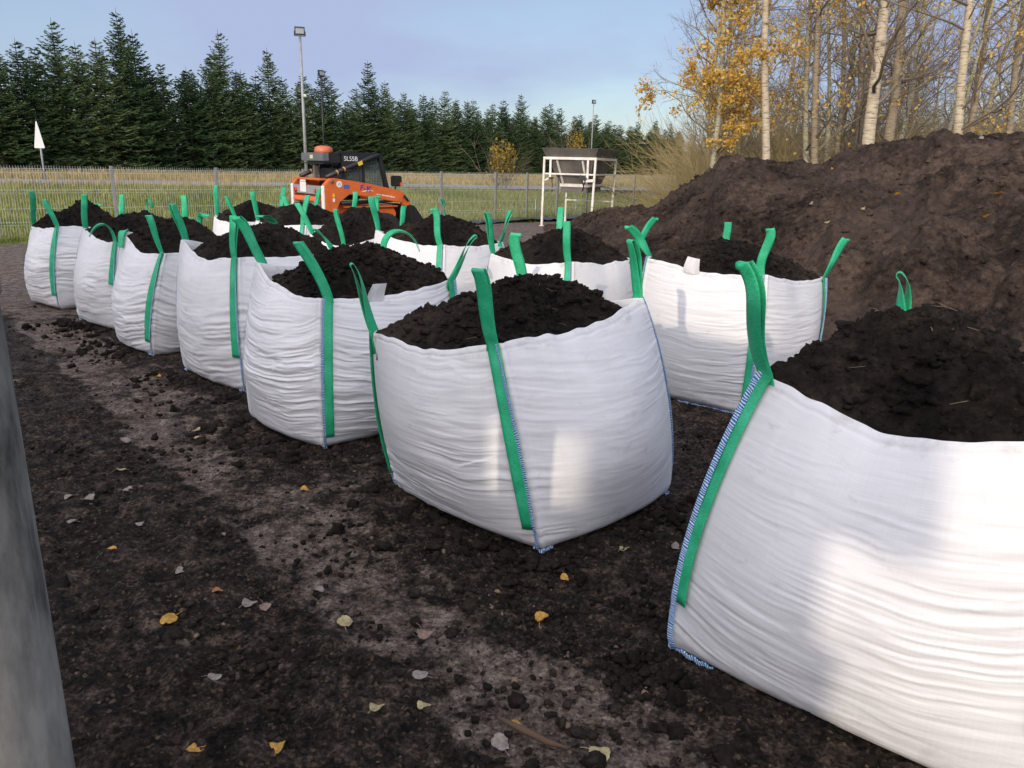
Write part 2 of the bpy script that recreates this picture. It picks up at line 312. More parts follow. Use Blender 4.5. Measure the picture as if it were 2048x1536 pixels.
    ms2 = node(t, 'ShaderNodeMapRange'); ms2.inputs['From Min'].default_value = .25; ms2.inputs['From Max'].default_value = .75; ms2.inputs['To Min'].default_value = -.38; ms2.inputs['To Max'].default_value = .38; l(mid.outputs['Fac'], ms2.inputs['Value']); l(ms2.outputs['Result'], ms.inputs[1])
    cl = node(t, 'ShaderNodeMapRange'); cl.inputs['From Min'].default_value = .25; cl.inputs['From Max'].default_value = .8; l(ms.outputs[0], cl.inputs['Value'])
    c1 = node(t, 'ShaderNodeMix', data_type='RGBA'); l(cl.outputs['Result'], c1.inputs['Factor']); l(peat.outputs['Color'], c1.inputs['A']); l(wornc.outputs['Color'], c1.inputs['B'])
    gr = ramp(t, [(.35, (.085, .115, .022)), (.5, (.16, .19, .042)), (.66, (.26, .26, .08))]); l(big.outputs['Fac'], gr.inputs['Fac'])
    dr = ramp(t, [(.35, (.16, .125, .055)), (.65, (.32, .25, .12))]); l(big.outputs['Fac'], dr.inputs['Fac'])
    c2 = node(t, 'ShaderNodeMix', data_type='RGBA'); l(att('dry').outputs['Fac'], c2.inputs['Factor']); l(gr.outputs['Color'], c2.inputs['A']); l(dr.outputs['Color'], c2.inputs['B'])
    vo = node(t, 'ShaderNodeTexVoronoi', Scale=85.0); l(g.outputs['Object'], vo.inputs['Vector']); vsx = node(t, 'ShaderNodeSeparateColor'); l(vo.outputs['Color'], vsx.inputs[0])
    vmr = node(t, 'ShaderNodeMapRange'); vmr.inputs['To Min'].default_value = .45; vmr.inputs['To Max'].default_value = 1.55; l(vsx.outputs[0], vmr.inputs['Value'])
    vmu = node(t, 'ShaderNodeMix', data_type='RGBA', blend_type='MULTIPLY'); vmu.inputs['Factor'].default_value = .85; l(c1.outputs['Result'], vmu.inputs['A']); l(vmr.outputs['Result'], vmu.inputs['B'])
    spk = node(t, 'ShaderNodeMapRange'); spk.inputs['From Min'].default_value = .955; spk.inputs['From Max'].default_value = .97; spk.inputs['To Max'].default_value = .7; l(vsx.outputs[1], spk.inputs['Value'])
    c1 = node(t, 'ShaderNodeMix', data_type='RGBA'); l(spk.outputs['Result'], c1.inputs['Factor']); l(vmu.outputs['Result'], c1.inputs['A']); c1.inputs['B'].default_value = (.17, .115, .075, 1)
    c3 = node(t, 'ShaderNodeMix', data_type='RGBA'); l(att('grassy').outputs['Fac'], c3.inputs['Factor']); l(c1.outputs['Result'], c3.inputs['A']); l(c2.outputs['Result'], c3.inputs['B'])
    l(c3.outputs['Result'], bs.inputs['Base Color'])
    rr = node(t, 'ShaderNodeMapRange'); rr.inputs['From Min'].default_value = .42; rr.inputs['From Max'].default_value = .62; rr.inputs['To Min'].default_value = .62; rr.inputs['To Max'].default_value = .97; l(big.outputs['Fac'], rr.inputs['Value']); l(rr.outputs['Result'], bs.inputs['Roughness'])
    bs.inputs['Specular IOR Level'].default_value = .14
    b1 = node(t, 'ShaderNodeBump', Strength=1.0, Distance=.03); l(fine.outputs['Fac'], b1.inputs['Height'])
    v = nz(120, 5, .7); b2 = node(t, 'ShaderNodeBump', Strength=.5, Distance=.004); l(v.outputs['Fac'], b2.inputs['Height']); l(b1.outputs['Normal'], b2.inputs['Normal']); l(b2.outputs['Normal'], bs.inputs['Normal'])
    tag(link('ground', me, m), kind='structure')
build_ground()

# asphalt road on the low bank behind the fence
def build_road():
    p = np.array([-4.7, 37.9]); u = np.array([14.7, 6.0]); u /= np.hypot(*u); n = np.array([-u[1], u[0]])
    s = np.linspace(-70, 140, 120); w = np.linspace(-2.6, 2.6, 5)
    S, Wd = np.meshgrid(s, w, indexing='ij'); x = p[0]+u[0]*S+n[0]*Wd; y = p[1]+u[1]*S+n[1]*Wd
    me = np_mesh('road', A3(x, y, gheight(x, y)*0+.66+.06*(1-(Wd/2.6)**2)).reshape(-1, 3), grid_faces(120, 5))
    tag(link('road', me, plain('worn_asphalt', (.26, .255, .25), .85, 0, .1, 3, .3, 60)), kind='structure')
build_road()

# ------------------------------------------------------------------ unseen wall added behind the camera, shaped to throw the near shade
def shade_wall():
    pr, pl = Vector((-2.45, -7.45, 0)), Vector((-10.5, .6, 0)); u = (pl-pr).normalized(); LEN = (pl-pr).length
    o = empty('added_shade_wall', pr, math.atan2(u.y, u.x), 'unseen grey wall added behind the camera to cast the near shade', 'wall')
    def seg(mb, s0, s1, z0, z1, th=.16): mb.box(((s0+s1)/2, 0, (z0+z1)/2), (s1-s0, th, z1-z0))
    b = MB(); ah0, ah1, az0, az1 = 1.10, 1.62, 3.02, 3.42
    seg(b, 0, LEN, 0, az0); seg(b, .08, ah0, az0, az1); seg(b, ah1, LEN, az0, az1); seg(b, -.24, LEN, az1, 4.0)  # opening and longer top strip shaped for the sun patches on the bags
    b.build('panel', plain('cast_concrete', (.36, .35, .33), .9, 0, .12, 2, .4, 30), o, fix=False)
    c = MB(); c.box((LEN/2-.1, 0, 4.03), (LEN+.4, .26, .06)); c.build('coping', STEEL, o)
shade_wall()

# ------------------------------------------------------------------ ribbons
def ribbon(P, Wv, width, thick=.003):
    """closed flat band along P (n,3) with unit width vectors Wv (n,3)"""
    P = np.asarray(P, float); Wv = np.asarray(Wv, float); n = len(P)
    T = np.gradient(P, axis=0); T /= np.linalg.norm(T, axis=1)[:, None]+1e-9
    Wv = Wv-(Wv*T).sum(1)[:, None]*T; Wv /= np.linalg.norm(Wv, axis=1)[:, None]+1e-9
    N = np.cross(T, Wv); h = width/2; k = np.array([-1, -.5, 0, .5, 1])
    top = P[:, None]+Wv[:, None]*(k*h)[None, :, None]+N[:, None]*(thick/2*np.array([.6, 1, 1, 1, .6]))[None, :, None]
    bot = P[:, None]+Wv[:, None]*(k*h)[None, ::-1, None]-N[:, None]*(thick/2*np.array([.6, 1, 1, 1, .6]))[None, :, None]
    V = np.concatenate([top, bot], 1).reshape(-1, 3); ds = np.concatenate([[0], np.cumsum(np.linalg.norm(np.diff(P, axis=0), axis=1))])
    C = np.zeros((n, 10, 3)); C[:, :5, 0] = k*h; C[:, 5:, 0] = k[::-1]*h; C[:, :, 1] = ds[:, None]
    F = grid_faces(n, 10, True); caps = np.array([[9-i for i in range(10)], [(n-1)*10+i for i in range(10)]])
    return V, [F, caps], C.reshape(-1, 3)
def join_parts(parts):
    Vs, Fs, Cs, b = [], [], [], 0
    for V, F, C in parts:
        Vs.append(V); Cs.append(C); Fs += [f+b for f in F]; b += len(V)
    by = {}
    for f in Fs: by.setdefault(f.shape[1], []).append(f)
    return np.vstack(Vs), [np.vstack(v) for v in by.values()], np.vstack(Cs)

def ico(sub):
    bm = bmesh.new(); bmesh.ops.create_icosphere(bm, subdivisions=sub, radius=1); v = np.array([x.co[:] for x in bm.verts]); f = np.array([[q.index for q in p.verts] for p in bm.faces]); bm.free(); return v, f
ICO1, ICO2 = ico(1), ico(2)
def clods(P, rad, rng, base=ICO1, seed=0, flat=.8):
    """lumpy crumbs at P (n,3)"""
    v, f = base; n = len(P); q = rng.normal(size=(n, 3)); 
    V = v[None]*(rad[:, None, None])*(1+.55*vn(v[None]*1.5+q[:, None]*7, seed)[..., None]+.55*vn(v[None]*3.3+q[:, None]*7, seed+1)[..., None])*np.stack([rng.uniform(.75, 1.3, n), rng.uniform(.75, 1.3, n), rng.uniform(.55, .9, n)*flat/.8], 1)[:, None]
    a = rng.uniform(0, 6.28, n); c, s = np.cos(a)[:, None], np.sin(a)[:, None]
    V = np.stack([V[..., 0]*c-V[..., 1]*s, V[..., 0]*s+V[..., 1]*c, V[..., 2]], -1)+P[:, None]
    F = (f[None]+(np.arange(n)*len(v))[:, None, None]).reshape(-1, 3)
    return V.reshape(-1, 3), F

STRAW = plain('pale_root_fibre', (.17, .125, .08), .8, 0, .2, 30)
def straws(P, rng, parent):
    parts = []
    for p in P:
        a = rng.uniform(0, 6.28); ln = rng.uniform(.015, .07); d = np.array([math.cos(a), math.sin(a), rng.uniform(-.3, .3)]); q = np.linspace(-.5, .5, 6)[:, None]; sd = np.array([-d[1], d[0], 0])
        parts.append(ribbon(p+np.array([0, 0, .012])+d*q*ln+sd*(q**2-.1)*ln*rng.uniform(-.8, .8), np.tile(sd, (6, 1)), rng.uniform(.0015, .0035), .0015))
    V, F, C = join_parts(parts); tag(link('root_fibres', np_mesh('root_fibres', V, F, True), STRAW, parent), kind='stuff')
# ------------------------------------------------------------------ bulk bags
def make_bag(label, base, rim, peak, loops, sag=(.04, .04, .04, .04), drop=(.05, .05, .05, .05), dm=.012, bow=(.05, .10, .03), res=60, rows=60,
             seed=1, soil_res=(150, 60), wr=.006, nclod=250, tabs=(), strap0=(.17, .17, .17, .17), hem=None, hump=1.6):
    """corners run left, front, right, back as seen from the yard"""
    base = np.array(base, float); rim = np.array(rim, float); O = np.append(base.mean(0), 0.); rng = np.random.default_rng(seed)
    root = empty('bulk_bag', tuple(O), 0, label, 'bulk bag', 'white bulk bags filled with peat')
    b2 = base-O[:2]; r3 = rim-O; pk = np.array(peak)-O; cen_b = b2.mean(0)
    def corner(k, s):
        k = k % 4; c = b2[k]*(1-s[..., None]**1.25)+r3[k, :2]*s[..., None]**1.25
        d = b2[k]-cen_b; d = d/np.hypot(*d); c = c+d*(.045*np.sin(np.pi*np.clip(s, 0, 1))**.8)[..., None]
        foot = np.clip(1-s/.07, 0, 1)**2; return c-d*(.035*foot)[..., None]
    def surf(t, s, disp=False):
        k = np.floor(t).astype(int) % 4; u = t-np.floor(t); P = np.zeros(t.shape+(3,)); zr = np.zeros(t.shape)
        for i in range(4):
            mk = k == i
            if not mk.any(): continue
            a, b = corner(i, s[mk]), corner(i+1, s[mk]); uu = u[mk]; dv = b-a; n = np.stack([dv[:, 1], -dv[:, 0]], 1); n /= np.linalg.norm(n, axis=1)[:, None]
            ss = s[mk]; foot = np.clip(1-ss/.07, 0, 1)**2
            bw = (bow[0]*(1-ss)+bow[2]*ss+bow[1]*np.sin(np.pi*np.clip(ss, 0, 1))**.9-.03*foot)*(1-np.abs(2*uu-1)**2.5)
            bw = bw+.014*vn(A3(uu*2.3+i*9, ss*2.0, 0*uu), seed)*np.sin(np.pi*uu)
            ear = .010*np.exp(-(np.minimum(uu, 1-uu)/.012)**2)
            P[mk, :2] = a+dv*uu[:, None]+n*(bw+ear)[:, None]
            zr[mk] = r3[i, 2]*(1-uu)+r3[(i+1) % 4, 2]*uu-sag[i]*np.sin(np.pi*uu)**1.2
        zr = zr+(.012*vn(A3(t*4.2, 0*t, 0*t), seed+3)+.006*vn(A3(t*15, 0*t, 0*t), seed+4))*np.clip(s*2-1, 0, 1)
        P[..., 2] = .004+s*zr
        return P
    def cloth(t, s): return A3(t*1.02+seed*3.7, s*1.0, 0*t)
    side = np.concatenate([np.linspace(0, .03, 4)[:-1], np.linspace(.03, .97, res-5), np.linspace(.97, 1, 4)[1:-1]])
    tt = np.concatenate([side+i for i in range(4)]); ss = np.concatenate([np.linspace(0, .08, 7)[:-1], np.linspace(.08, .985, rows), [1.0]])
    S, T = np.meshgrid(ss, tt, indexing='ij'); P = surf(T, S)
    dT = np.roll(P, -1, 1)-np.roll(P, 1, 1); dS = np.gradient(P, axis=0); N = np.cross(dT, dS); N /= np.linalg.norm(N, axis=-1)[..., None]+1e-9
    u = T-np.floor(T); c0 = np.exp(-u/.22)+np.exp(-(1-u)/.22)
    zz = P[..., 2]-.13*c0*(.4+.6*vn(A3(T*.5, S, 0*T), seed+9)); um = T*1.02
    wp = .75*fbm(A3(um*1.5, zz*2.2, 0*um), 3, seed+20); zz = zz+.035*fbm(A3(um*2.6, zz*1.6, 0*um+3), 3, seed+21)
    def ridge(fx, fz, sd): return 1-np.abs(vn(A3(um*fx+wp, zz*fz+wp*2, 0*um+seed), sd))*2.0
    env = np.clip(.25+1.1*(1-S)**.7*sm(0, .06, S)+.25*c0*(S < .9), 0, 1.25)*np.clip(.55+2.0*fbm(A3(um*1.25, zz*1.9, 0*um), 3, seed+30), .06, 1.7)
    line = sum(np.clip(ridge(.7, 5.5+2*q, seed+45+q), 0, 1)**9 for q in range(3))
    dz = wr*(ridge(2.0, 23, seed+40)*.50+ridge(3.4, 45, seed+41)*.50+ridge(5.0, 84, seed+42)*.26+.35*line*np.sign(vn(A3(um*.6, zz*3, 0*um), seed+48)))*env+wr*1.4*fbm(A3(um*2.5, zz*5, 0*um), 2, seed+44)*np.sin(np.pi*u)
    dz = dz-.0025*np.exp(-((S-.972)/.006)**2)
    P = P+N*(dz*np.minimum(1, np.minimum(u, 1-u)/.012+.25))[..., None]
    inner = [P]; Cc = [cloth(T, S)]
    for off, dn in ((.002, -.001), (.006, .002), (.008, .05), (.012, .16)):
        q = P[-1]; ctr = r3.mean(0); d = ctr[:2]-q[:, :2]; d /= np.linalg.norm(d, axis=1)[:, None]
        Q = q.copy(); Q[:, :2] += d*off; Q[:, 2] -= dn; inner.append(Q[None]); Cc.append(cloth(T[-1:], S[-1:]-dn))
    G = np.concatenate(inner); CC = np.concatenate(Cc); nr, ncol = G.shape[:2]
    F = grid_faces(nr, ncol, True); Vv = G.reshape(-1, 3)
    bottom = np.arange(ncol)[::-1][None]
    link('fabric_body', np_mesh('fabric_body', Vv, [F, bottom], True, {'cloth': CC.reshape(-1, 3)}), FAB, root)
    # ---- peat inside
    nt_, nrho = soil_res; t = np.linspace(0, 4, nt_, endpoint=False); rho = np.linspace(0, 1, nrho)**.85
    edge = surf(t, np.ones_like(t)); k = np.floor(t).astype(int); uu = t-k; dr = np.array(drop)
    cw0, cw1 = np.clip(1-uu/.42, 0, 1)**1.5, np.clip(1-(1-uu)/.42, 0, 1)**1.5
    dd = dm+dr[k % 4]*cw0+dr[(k+1) % 4]*cw1
    ctr = r3.mean(0)[:2]; din = ctr-edge[:, :2]; din /= np.linalg.norm(din, axis=1)[:, None]
    edge[:, :2] += din*(.011+dd*.10)[:, None]; edge[:, 2] -= dd
    RH, TT = np.meshgrid(rho, t, indexing='ij')
    S3 = pk[None, None]*(1-RH[..., None])+edge[None]*RH[..., None]
    S3[..., 2] = pk[2]*(1-RH**hump)+edge[None, :, 2]*RH**hump
    wq = S3+O; msk = 1-RH**7
    rough = .5+.5*np.clip(fbm(wq*5, 2, seed+67)*2+.5, 0, 1)
    S3[..., 2] += (.040*fbm(wq*3.2, 3, seed+60)+.030*fbm(wq*8, 3, seed+61, .6)+.012*lumps(wq*11, 1, seed+68)+(.016*vn(wq*26, seed+62)+.015*np.abs(vn(wq*47, seed+63))+.010*vn(wq*88, seed+64)+.006*vn(wq*150, seed+69))*rough)*msk
    S3[..., :2] += np.stack([vn(wq*30, seed+65), vn(wq*30, seed+66)], -1)*(.010*msk*np.minimum(1, RH*4))[..., None]
    low = S3[-1:].copy(); low[..., 2] -= .14
    G = np.concatenate([S3, low]); Fs = grid_faces(G.shape[0], nt_, True)[:, ::-1]
    rr = np.sqrt(rng.uniform(0, .93, nclod)); ti = rng.integers(0, nt_, nclod); ri = np.clip(np.searchsorted(rho, rr), 0, nrho-1)
    cp = S3[ri, ti]+np.array([0, 0, .002]); rad = .0035+.024*rng.random(nclod)**5
    cv, cf = clods(cp, rad, rng, ICO2 if nclod > 500 else ICO1, seed)
    V0 = G.reshape(-1, 3); pf = link('peat_fill', np_mesh('peat_fill', np.vstack([V0, cv]), [Fs, cf+len(V0)], True), SOIL, root)
    straws(S3.reshape(-1, 3)[rng.integers(nt_, nt_*(nrho-4), max(5, nclod//70))], rng, pf)
    # ---- straps, loops, seams
    names = 'LFRB'
    for i, nm in enumerate(names):
        lp = loops.get(nm)
        if lp is None: continue
        sgn = lp.get('side', -1); off = lp.get('off', .046)*(1 if sgn > 0 else -1)
        s = np.linspace(strap0[i], 1.0, 26); tq = np.full_like(s, (i+off) % 4)
        p = surf(tq, s); ptan = surf(np.full_like(s, (i+off+.01) % 4), s)-surf(np.full_like(s, (i+off-.01) % 4), s)
        ptan /= np.linalg.norm(ptan, axis=1)[:, None]; nrm = np.cross(ptan, np.gradient(p, axis=0)); nrm /= np.linalg.norm(nrm, axis=1)[:, None]
        p = p+nrm*(.0135+.003*np.sin(s*9+seed))[:, None]; top = p[-1]; w0 = ptan[-1]
        tip = np.array(lp['tip'])-O; w1 = np.array([math.cos(lp.get('wd', 0)), math.sin(lp.get('wd', 0)), lp.get('wz', 0)]) if 'wd' in lp else w0
        lat = w0*rng.normal(0, .022); ctrl = [np.array(q)-O for q in lp['via']] if 'via' in lp else [top+(tip-top)*.33+np.array([0, 0, .03])+nrm[-1]*.02+lat, top+(tip-top)*.72+np.array([0, 0, .03])-lat*1.2+nrm[-1]*rng.normal(0, .015)]
        w1 = -w1 if w1 @ w0 < 0 else w1; pts = [top]+ctrl+[tip]; q = np.linspace(0, 1, 22)[:, None]
        while len(pts) > 1: pts = [a*(1-q)+b*q for a, b in zip(pts[:-1], pts[1:])]
        C = pts[0]; tw = q**.8; Wc = w0*(1-tw)+w1*tw; Tn = np.gradient(C, axis=0); g = np.cross(Tn, Wc); g /= np.linalg.norm(g, axis=1)[:, None]+1e-9
        out = np.append((r3[i, :2]-ctr)/np.hypot(*(r3[i, :2]-ctr)), 0)
        if (g[2] @ nrm[-1]) < 0: g = -g
        gap = lp.get('gap', .013)*.72*(.12+np.sin(np.pi*np.linspace(0, .72, 22))*.9)[:, None]
        A = C+g*gap*1.0; B = C-g*gap*1.0; th = np.linspace(.25, np.pi-.25, 6)[:, None]; gd = gap[-1]; tn = Tn[-1]/np.linalg.norm(Tn[-1])
        arc = C[-1]+g[-1]*np.cos(th)*gd+tn*np.sin(th)*gd*1.2
        B2_ = B[::-1]; inn = np.array([B2_[-1]+np.array([0, 0, -.05])-out*.012, B2_[-1]+np.array([0, 0, -.12])-out*.018])
        path = np.vstack([p, A[1:], arc, B2_, inn]); Wp = np.vstack([ptan, Wc[1:], np.repeat(Wc[-1:], 6, 0), Wc[::-1], np.repeat(w0[None], 2, 0)])
        lw = lp.get('w', .060)
        V, Fr, Cl = ribbon(path, Wp, lw, .0035)
        lo = link('lifting_loop', np_mesh('lifting_loop', V, Fr, True, {'cloth': Cl+np.array([0, seed*2.3+i, 0])}), WEB, root)
        if lp.get('stitch', True):                                     # blue overlock thread along the strap and down to the foot
            sg = np.linspace(.015, 1.0, 46); tsg = np.full_like(sg, (i+lp.get('soff', off*.22)) % 4); ps = surf(tsg, sg); pt = surf(np.full_like(sg, (i+off*.3) % 4), sg)-surf(np.full_like(sg, (i+off*.1) % 4), sg)
            ns = np.cross(pt, np.gradient(ps, axis=0)); ns /= np.linalg.norm(ns, axis=1)[:, None]; ns *= 1 if sgn < 0 and off < 0 else 1
            ctn = ps[:, :2]-(b2.mean(0)); ns[(ns[:, :2]*ctn).sum(1) < 0] *= -1
            bulge = np.where(sg > strap0[i], .0185, .011)[:, None]
            part = [ribbon(ps+ns*bulge, pt/np.linalg.norm(pt, axis=1)[:, None], .021, .003)]
            if hem and nm in hem:
                for sd, ln in hem[nm]:
                    th_ = np.linspace(0, ln, 24)*sd; ph = surf((i+th_) % 4, np.full_like(th_, .022)); dh = ph[:, :2]-b2.mean(0); dh /= np.linalg.norm(dh, axis=1)[:, None]
                    ph[:, :2] += dh*.010; ph[:, 2] = .016+.004*np.sin(th_*160); part.append(ribbon(ph, np.tile([0, 0, 1.], (24, 1)), .020, .006))
            V, Fr, Cl = join_parts(part)
            link('stitching', np_mesh('stitching', V, Fr, True, {'cloth': Cl+np.array([0, seed*1.9+i, 0])}), STI, lo)
    for (t0, w, h, lean) in tabs:                                      # paper-like document flap sewn to the rim
        tq = np.linspace(t0-w/2, t0+w/2, 7); e = surf(tq, np.ones(7)*.985); q = np.linspace(-.12, 1, 10)
        e0 = e[None]+np.array([0, 0, 1.])*(q*h)[:, None, None]; d = np.array(lean); e0 = e0+(np.clip(q, 0, 1)**1.3)[:, None, None]*d[None, None]
        e0 = e0+((e0-e0.mean(1, keepdims=True))*(-.25*np.clip(q, 0, 1)[:, None, None])); wv = np.cross([0, 0, 1.], e[-1]-e[0]); wv /= -np.linalg.norm(wv)
        e0 = e0+wv*(.010+.012*vn(e0*14, seed)[..., None]); Vt = np.concatenate([e0.reshape(-1, 3), (e0-wv*.0015).reshape(-1, 3)])
        f1 = grid_faces(10, 7); link('document_flap', np_mesh('document_flap', Vt, [f1, f1[:, ::-1]+70], True, {'cloth': np.tile(e0.reshape(-1, 3)*[1, 1, 0], (2, 1))}), FAB, root)
    return root

HI = dict(res=92, rows=200, soil_res=(600, 210), nclod=1100)
MD = dict(res=56, rows=90, soil_res=(330, 115), nclod=500)
LO = dict(res=36, rows=60, soil_res=(150, 55), nclod=350)
D = math.radians
make_bag('nearest white bulk bag at the right edge, part of its side in sunlight',
    [(.62, 2.53), (1.52, 1.76), (2.2, 2.52), (1.38, 3.28)], [(.85, 2.57, 1.09), (1.53, 1.96, 1.07), (2.0, 2.62, 1.03), (1.56, 3.08, 1.08)], (1.42, 2.62, 1.30),
    {'L': dict(tip=(.745, 2.5, 1.455), side=1, off=.034, wd=D(-62), gap=.017), 'F': dict(tip=(1.60, 1.9, 1.36), wd=D(-40)), 'R': dict(tip=(1.83, 2.75, 1.385), via=[(2.0, 2.64, 1.30)], wd=D(60)), 'B': dict(tip=(1.545, 3.1, 1.36), wd=D(62), gap=.02)},
    sag=(.10, .06, .05, .04), drop=(.02, .05, .05, .05), bow=(.05, .085, .03), seed=11, wr=.0030, strap0=(.20, .26, .2, .2), hem={'L': [(1, .16), (-1, .05)], 'F': [(-1, .1)]}, **HI)
make_bag('big white bulk bag in the middle foreground with a green strap down its front corner',
    [(-.61, 3.94), (.16, 3.25), (.88, 3.95), (.09, 4.62)], [(-.69, 3.76, .93), (-.05, 3.31, .985), (.655, 3.9, 1.11), (.0, 4.42, 1.02)], (.10, 3.92, 1.185),
    {'L': dict(tip=(-.79, 3.75, 1.26), side=-1, off=.010, gap=.016, wd=D(108)), 'F': dict(tip=(-.15, 3.25, 1.315), wd=D(-25), gap=.016), 'R': dict(tip=(.58, 3.9, 1.39), side=1, wd=D(-70), gap=.02), 'B': dict(tip=(.0, 4.4, 1.37), wd=D(-5))},
    sag=(.055, .03, .05, .04), drop=(-.01, .0, .12, .03), dm=.008, bow=(.05, .10, .035), seed=23, wr=.0065, strap0=(.12, .13, .16, .17), hem={'F': [(1, .06), (-1, .04)], 'R': [(1, .04), (-1, .03)], 'L': [(1, .03)]}, **HI)
make_bag('white bulk bag left of the middle one, bare inner rim at its left corner',
    [(-1.80, 5.07), (-1.18, 4.53), (-.52, 5.2), (-1.12, 5.74)], [(-1.70, 5.1, 1.085), (-1.17, 4.6, .945), (-.40, 5.17, 1.0), (-.98, 5.56, 1.09)], (-.95, 5.12, 1.20),
    {'L': dict(tip=(-1.81, 5.1, 1.37), wd=D(-10), gap=.02), 'F': dict(tip=(-1.275, 4.58, 1.275), side=1, wd=D(-15)), 'R': dict(tip=(-.27, 5.2, 1.285), wd=D(-75), gap=.014), 'B': dict(tip=(-.68, 5.5, 1.15), via=[(-.98, 5.56, 1.30), (-.74, 5.5, 1.36)], wd=D(-80), gap=.006)},
    sag=(.055, .03, .03, .05), drop=(.17, .02, .03, .05), dm=.012, seed=31, wr=.0078, tabs=[(1.36, .13, .10, (.03, .0, .0))], strap0=(.15, .09, .2, .2), hem={'F': [(1, .03)]}, **HI)
make_bag('white bulk bag in the front row with an upturned white rim corner',
    [(-2.77, 6.30), (-2.04, 5.68), (-1.40, 6.35), (-2.13, 6.97)], [(-2.70, 6.3, 1.10), (-2.05, 5.75, 1.045), (-1.45, 6.3, 1.04), (-2.1, 6.85, 1.04)], (-1.95, 6.3, 1.245),
    {'L': dict(tip=(-2.75, 6.3, 1.37), wd=D(70), gap=.02), 'F': dict(tip=(-2.07, 5.75, 1.33), wd=D(-20), gap=.018), 'R': dict(tip=(-1.60, 6.2, 1.22), wd=D(-40), gap=.006), 'B': dict(tip=(-2.15, 6.6, 1.28), via=[(-2.1, 6.86, 1.28)], wd=D(0))},
    sag=(.085, .03, .03, .05), drop=(.11, .0, .03, .03), seed=43,wr=.0092, strap0=(.2, .28, .2, .2), hem={'F': [(-1, .08)], 'L': [(1, .03)]}, **MD)
make_bag('white bulk bag with a bulging foot, third from the far left',
    [(-3.85, 7.38), (-3.25, 6.76), (-2.60, 7.40), (-3.20, 8.02)], [(-3.67, 7.3, 1.05), (-3.05, 6.75, .93), (-2.65, 7.3, .98), (-3.2, 7.85, 1.0)], (-3.2, 7.4, 1.17),
    {'L': dict(tip=(-3.66, 7.2, .93), via=[(-3.68, 7.26, 1.10)], wd=D(-30), gap=.006), 'F': dict(tip=(-3.16, 6.75, 1.25), side=-1, wd=D(-10), gap=.01), 'B': dict(tip=(-3.0, 7.6, 1.2), via=[(-3.2, 7.86, 1.25)], wd=D(0))},
    sag=(.09, .03, .03, .03), drop=(.02, .0, .03, .03), seed=53,wr=.0092, bow=(.075, .10, .02), strap0=(.2, .15, .2, .2), hem={'F': [(-1, .08)]}, **MD)
make_bag('white bulk bag, second from far left, with its front loop flopped over',
    [(-4.75, 8.28), (-4.04, 7.74), (-3.40, 8.40), (-4.11, 8.94)], [(-4.54, 8.2, 1.0), (-3.93, 7.7, .90), (-3.5, 8.3, 1.0), (-4.1, 8.8, 1.02)], (-3.98, 8.35, 1.17),
    {'L': dict(tip=(-4.49, 8.2, 1.34), wd=D(0), gap=.008), 'F': dict(tip=(-4.17, 7.62, .98), via=[(-3.97, 7.68, 1.12), (-4.08, 7.64, 1.16)], wd=D(-60), gap=.008), 'R': dict(tip=(-3.50, 8.3, 1.35), wd=D(-10), gap=.008), 'B': dict(tip=(-4.05, 8.75, 1.2), via=[(-4.22, 8.8, 1.33), (-4.05, 8.78, 1.34)], wd=D(80), gap=.006)},
    sag=(.03, .03, .03, .03), drop=(.0, .02, .03, .03), seed=61,wr=.0092, strap0=(.2, .55, .2, .2), hem={'L': [(1, .04)]}, **MD)
make_bag('white bulk bag at the far left end of the front row beside the bare yard',
    [(-5.85, 9.24), (-5.27, 8.82), (-4.60, 9.50), (-5.18, 9.92)], [(-5.65, 9.12, .91), (-5.18, 8.87, .955), (-4.72, 9.4, .95), (-5.25, 9.75, .97)], (-5.1, 9.32, 1.20),
    {'L': dict(tip=(-5.59, 9.1, 1.32), side=-1, gap=.008), 'F': dict(tip=(-5.30, 8.85, 1.24), wd=D(-5), gap=.012), 'R': dict(tip=(-4.70, 9.4, 1.29), wd=D(0), gap=.008), 'B': dict(tip=(-5.1, 9.6, 1.15), via=[(-5.25, 9.75, 1.2)], wd=D(0))},
    sag=(.03, .02, .03, .03), drop=(-.03, .0, .03, .03), seed=71,wr=.0092, strap0=(.2, .18, .2, .2), **MD)
make_bag('sunlit white bulk bag beside the peat heap, white document flap on its rim',
    [(1.04, 5.98), (1.74, 5.37), (2.40, 6.1), (1.68, 6.72)], [(1.02, 5.95, 1.08), (1.77, 5.42, 1.05), (2.44, 6.08, .945), (1.72, 6.6, 1.02)], (1.62, 6.05, 1.22),
    {'L': dict(tip=(.86, 5.95, 1.315), wd=D(-25), gap=.012), 'F': dict(tip=(1.75, 5.4, 1.36), side=-1, wd=D(0), gap=.012), 'R': dict(tip=(2.57, 6.1, 1.25), wd=D(10), gap=.008), 'B': dict(tip=(1.78, 6.6, 1.32), wd=D(10), gap=.008)},
    sag=(.045, .03, .03, .03), drop=(.0, .0, .0, .03), seed=83, wr=.0034, bow=(.03, .06, .02), tabs=[(.40, .14, .085, (.02, .02, .02))], strap0=(.2, .12, .2, .2), hem={'F': [(-1, .62), (1, .1)]}, **HI)
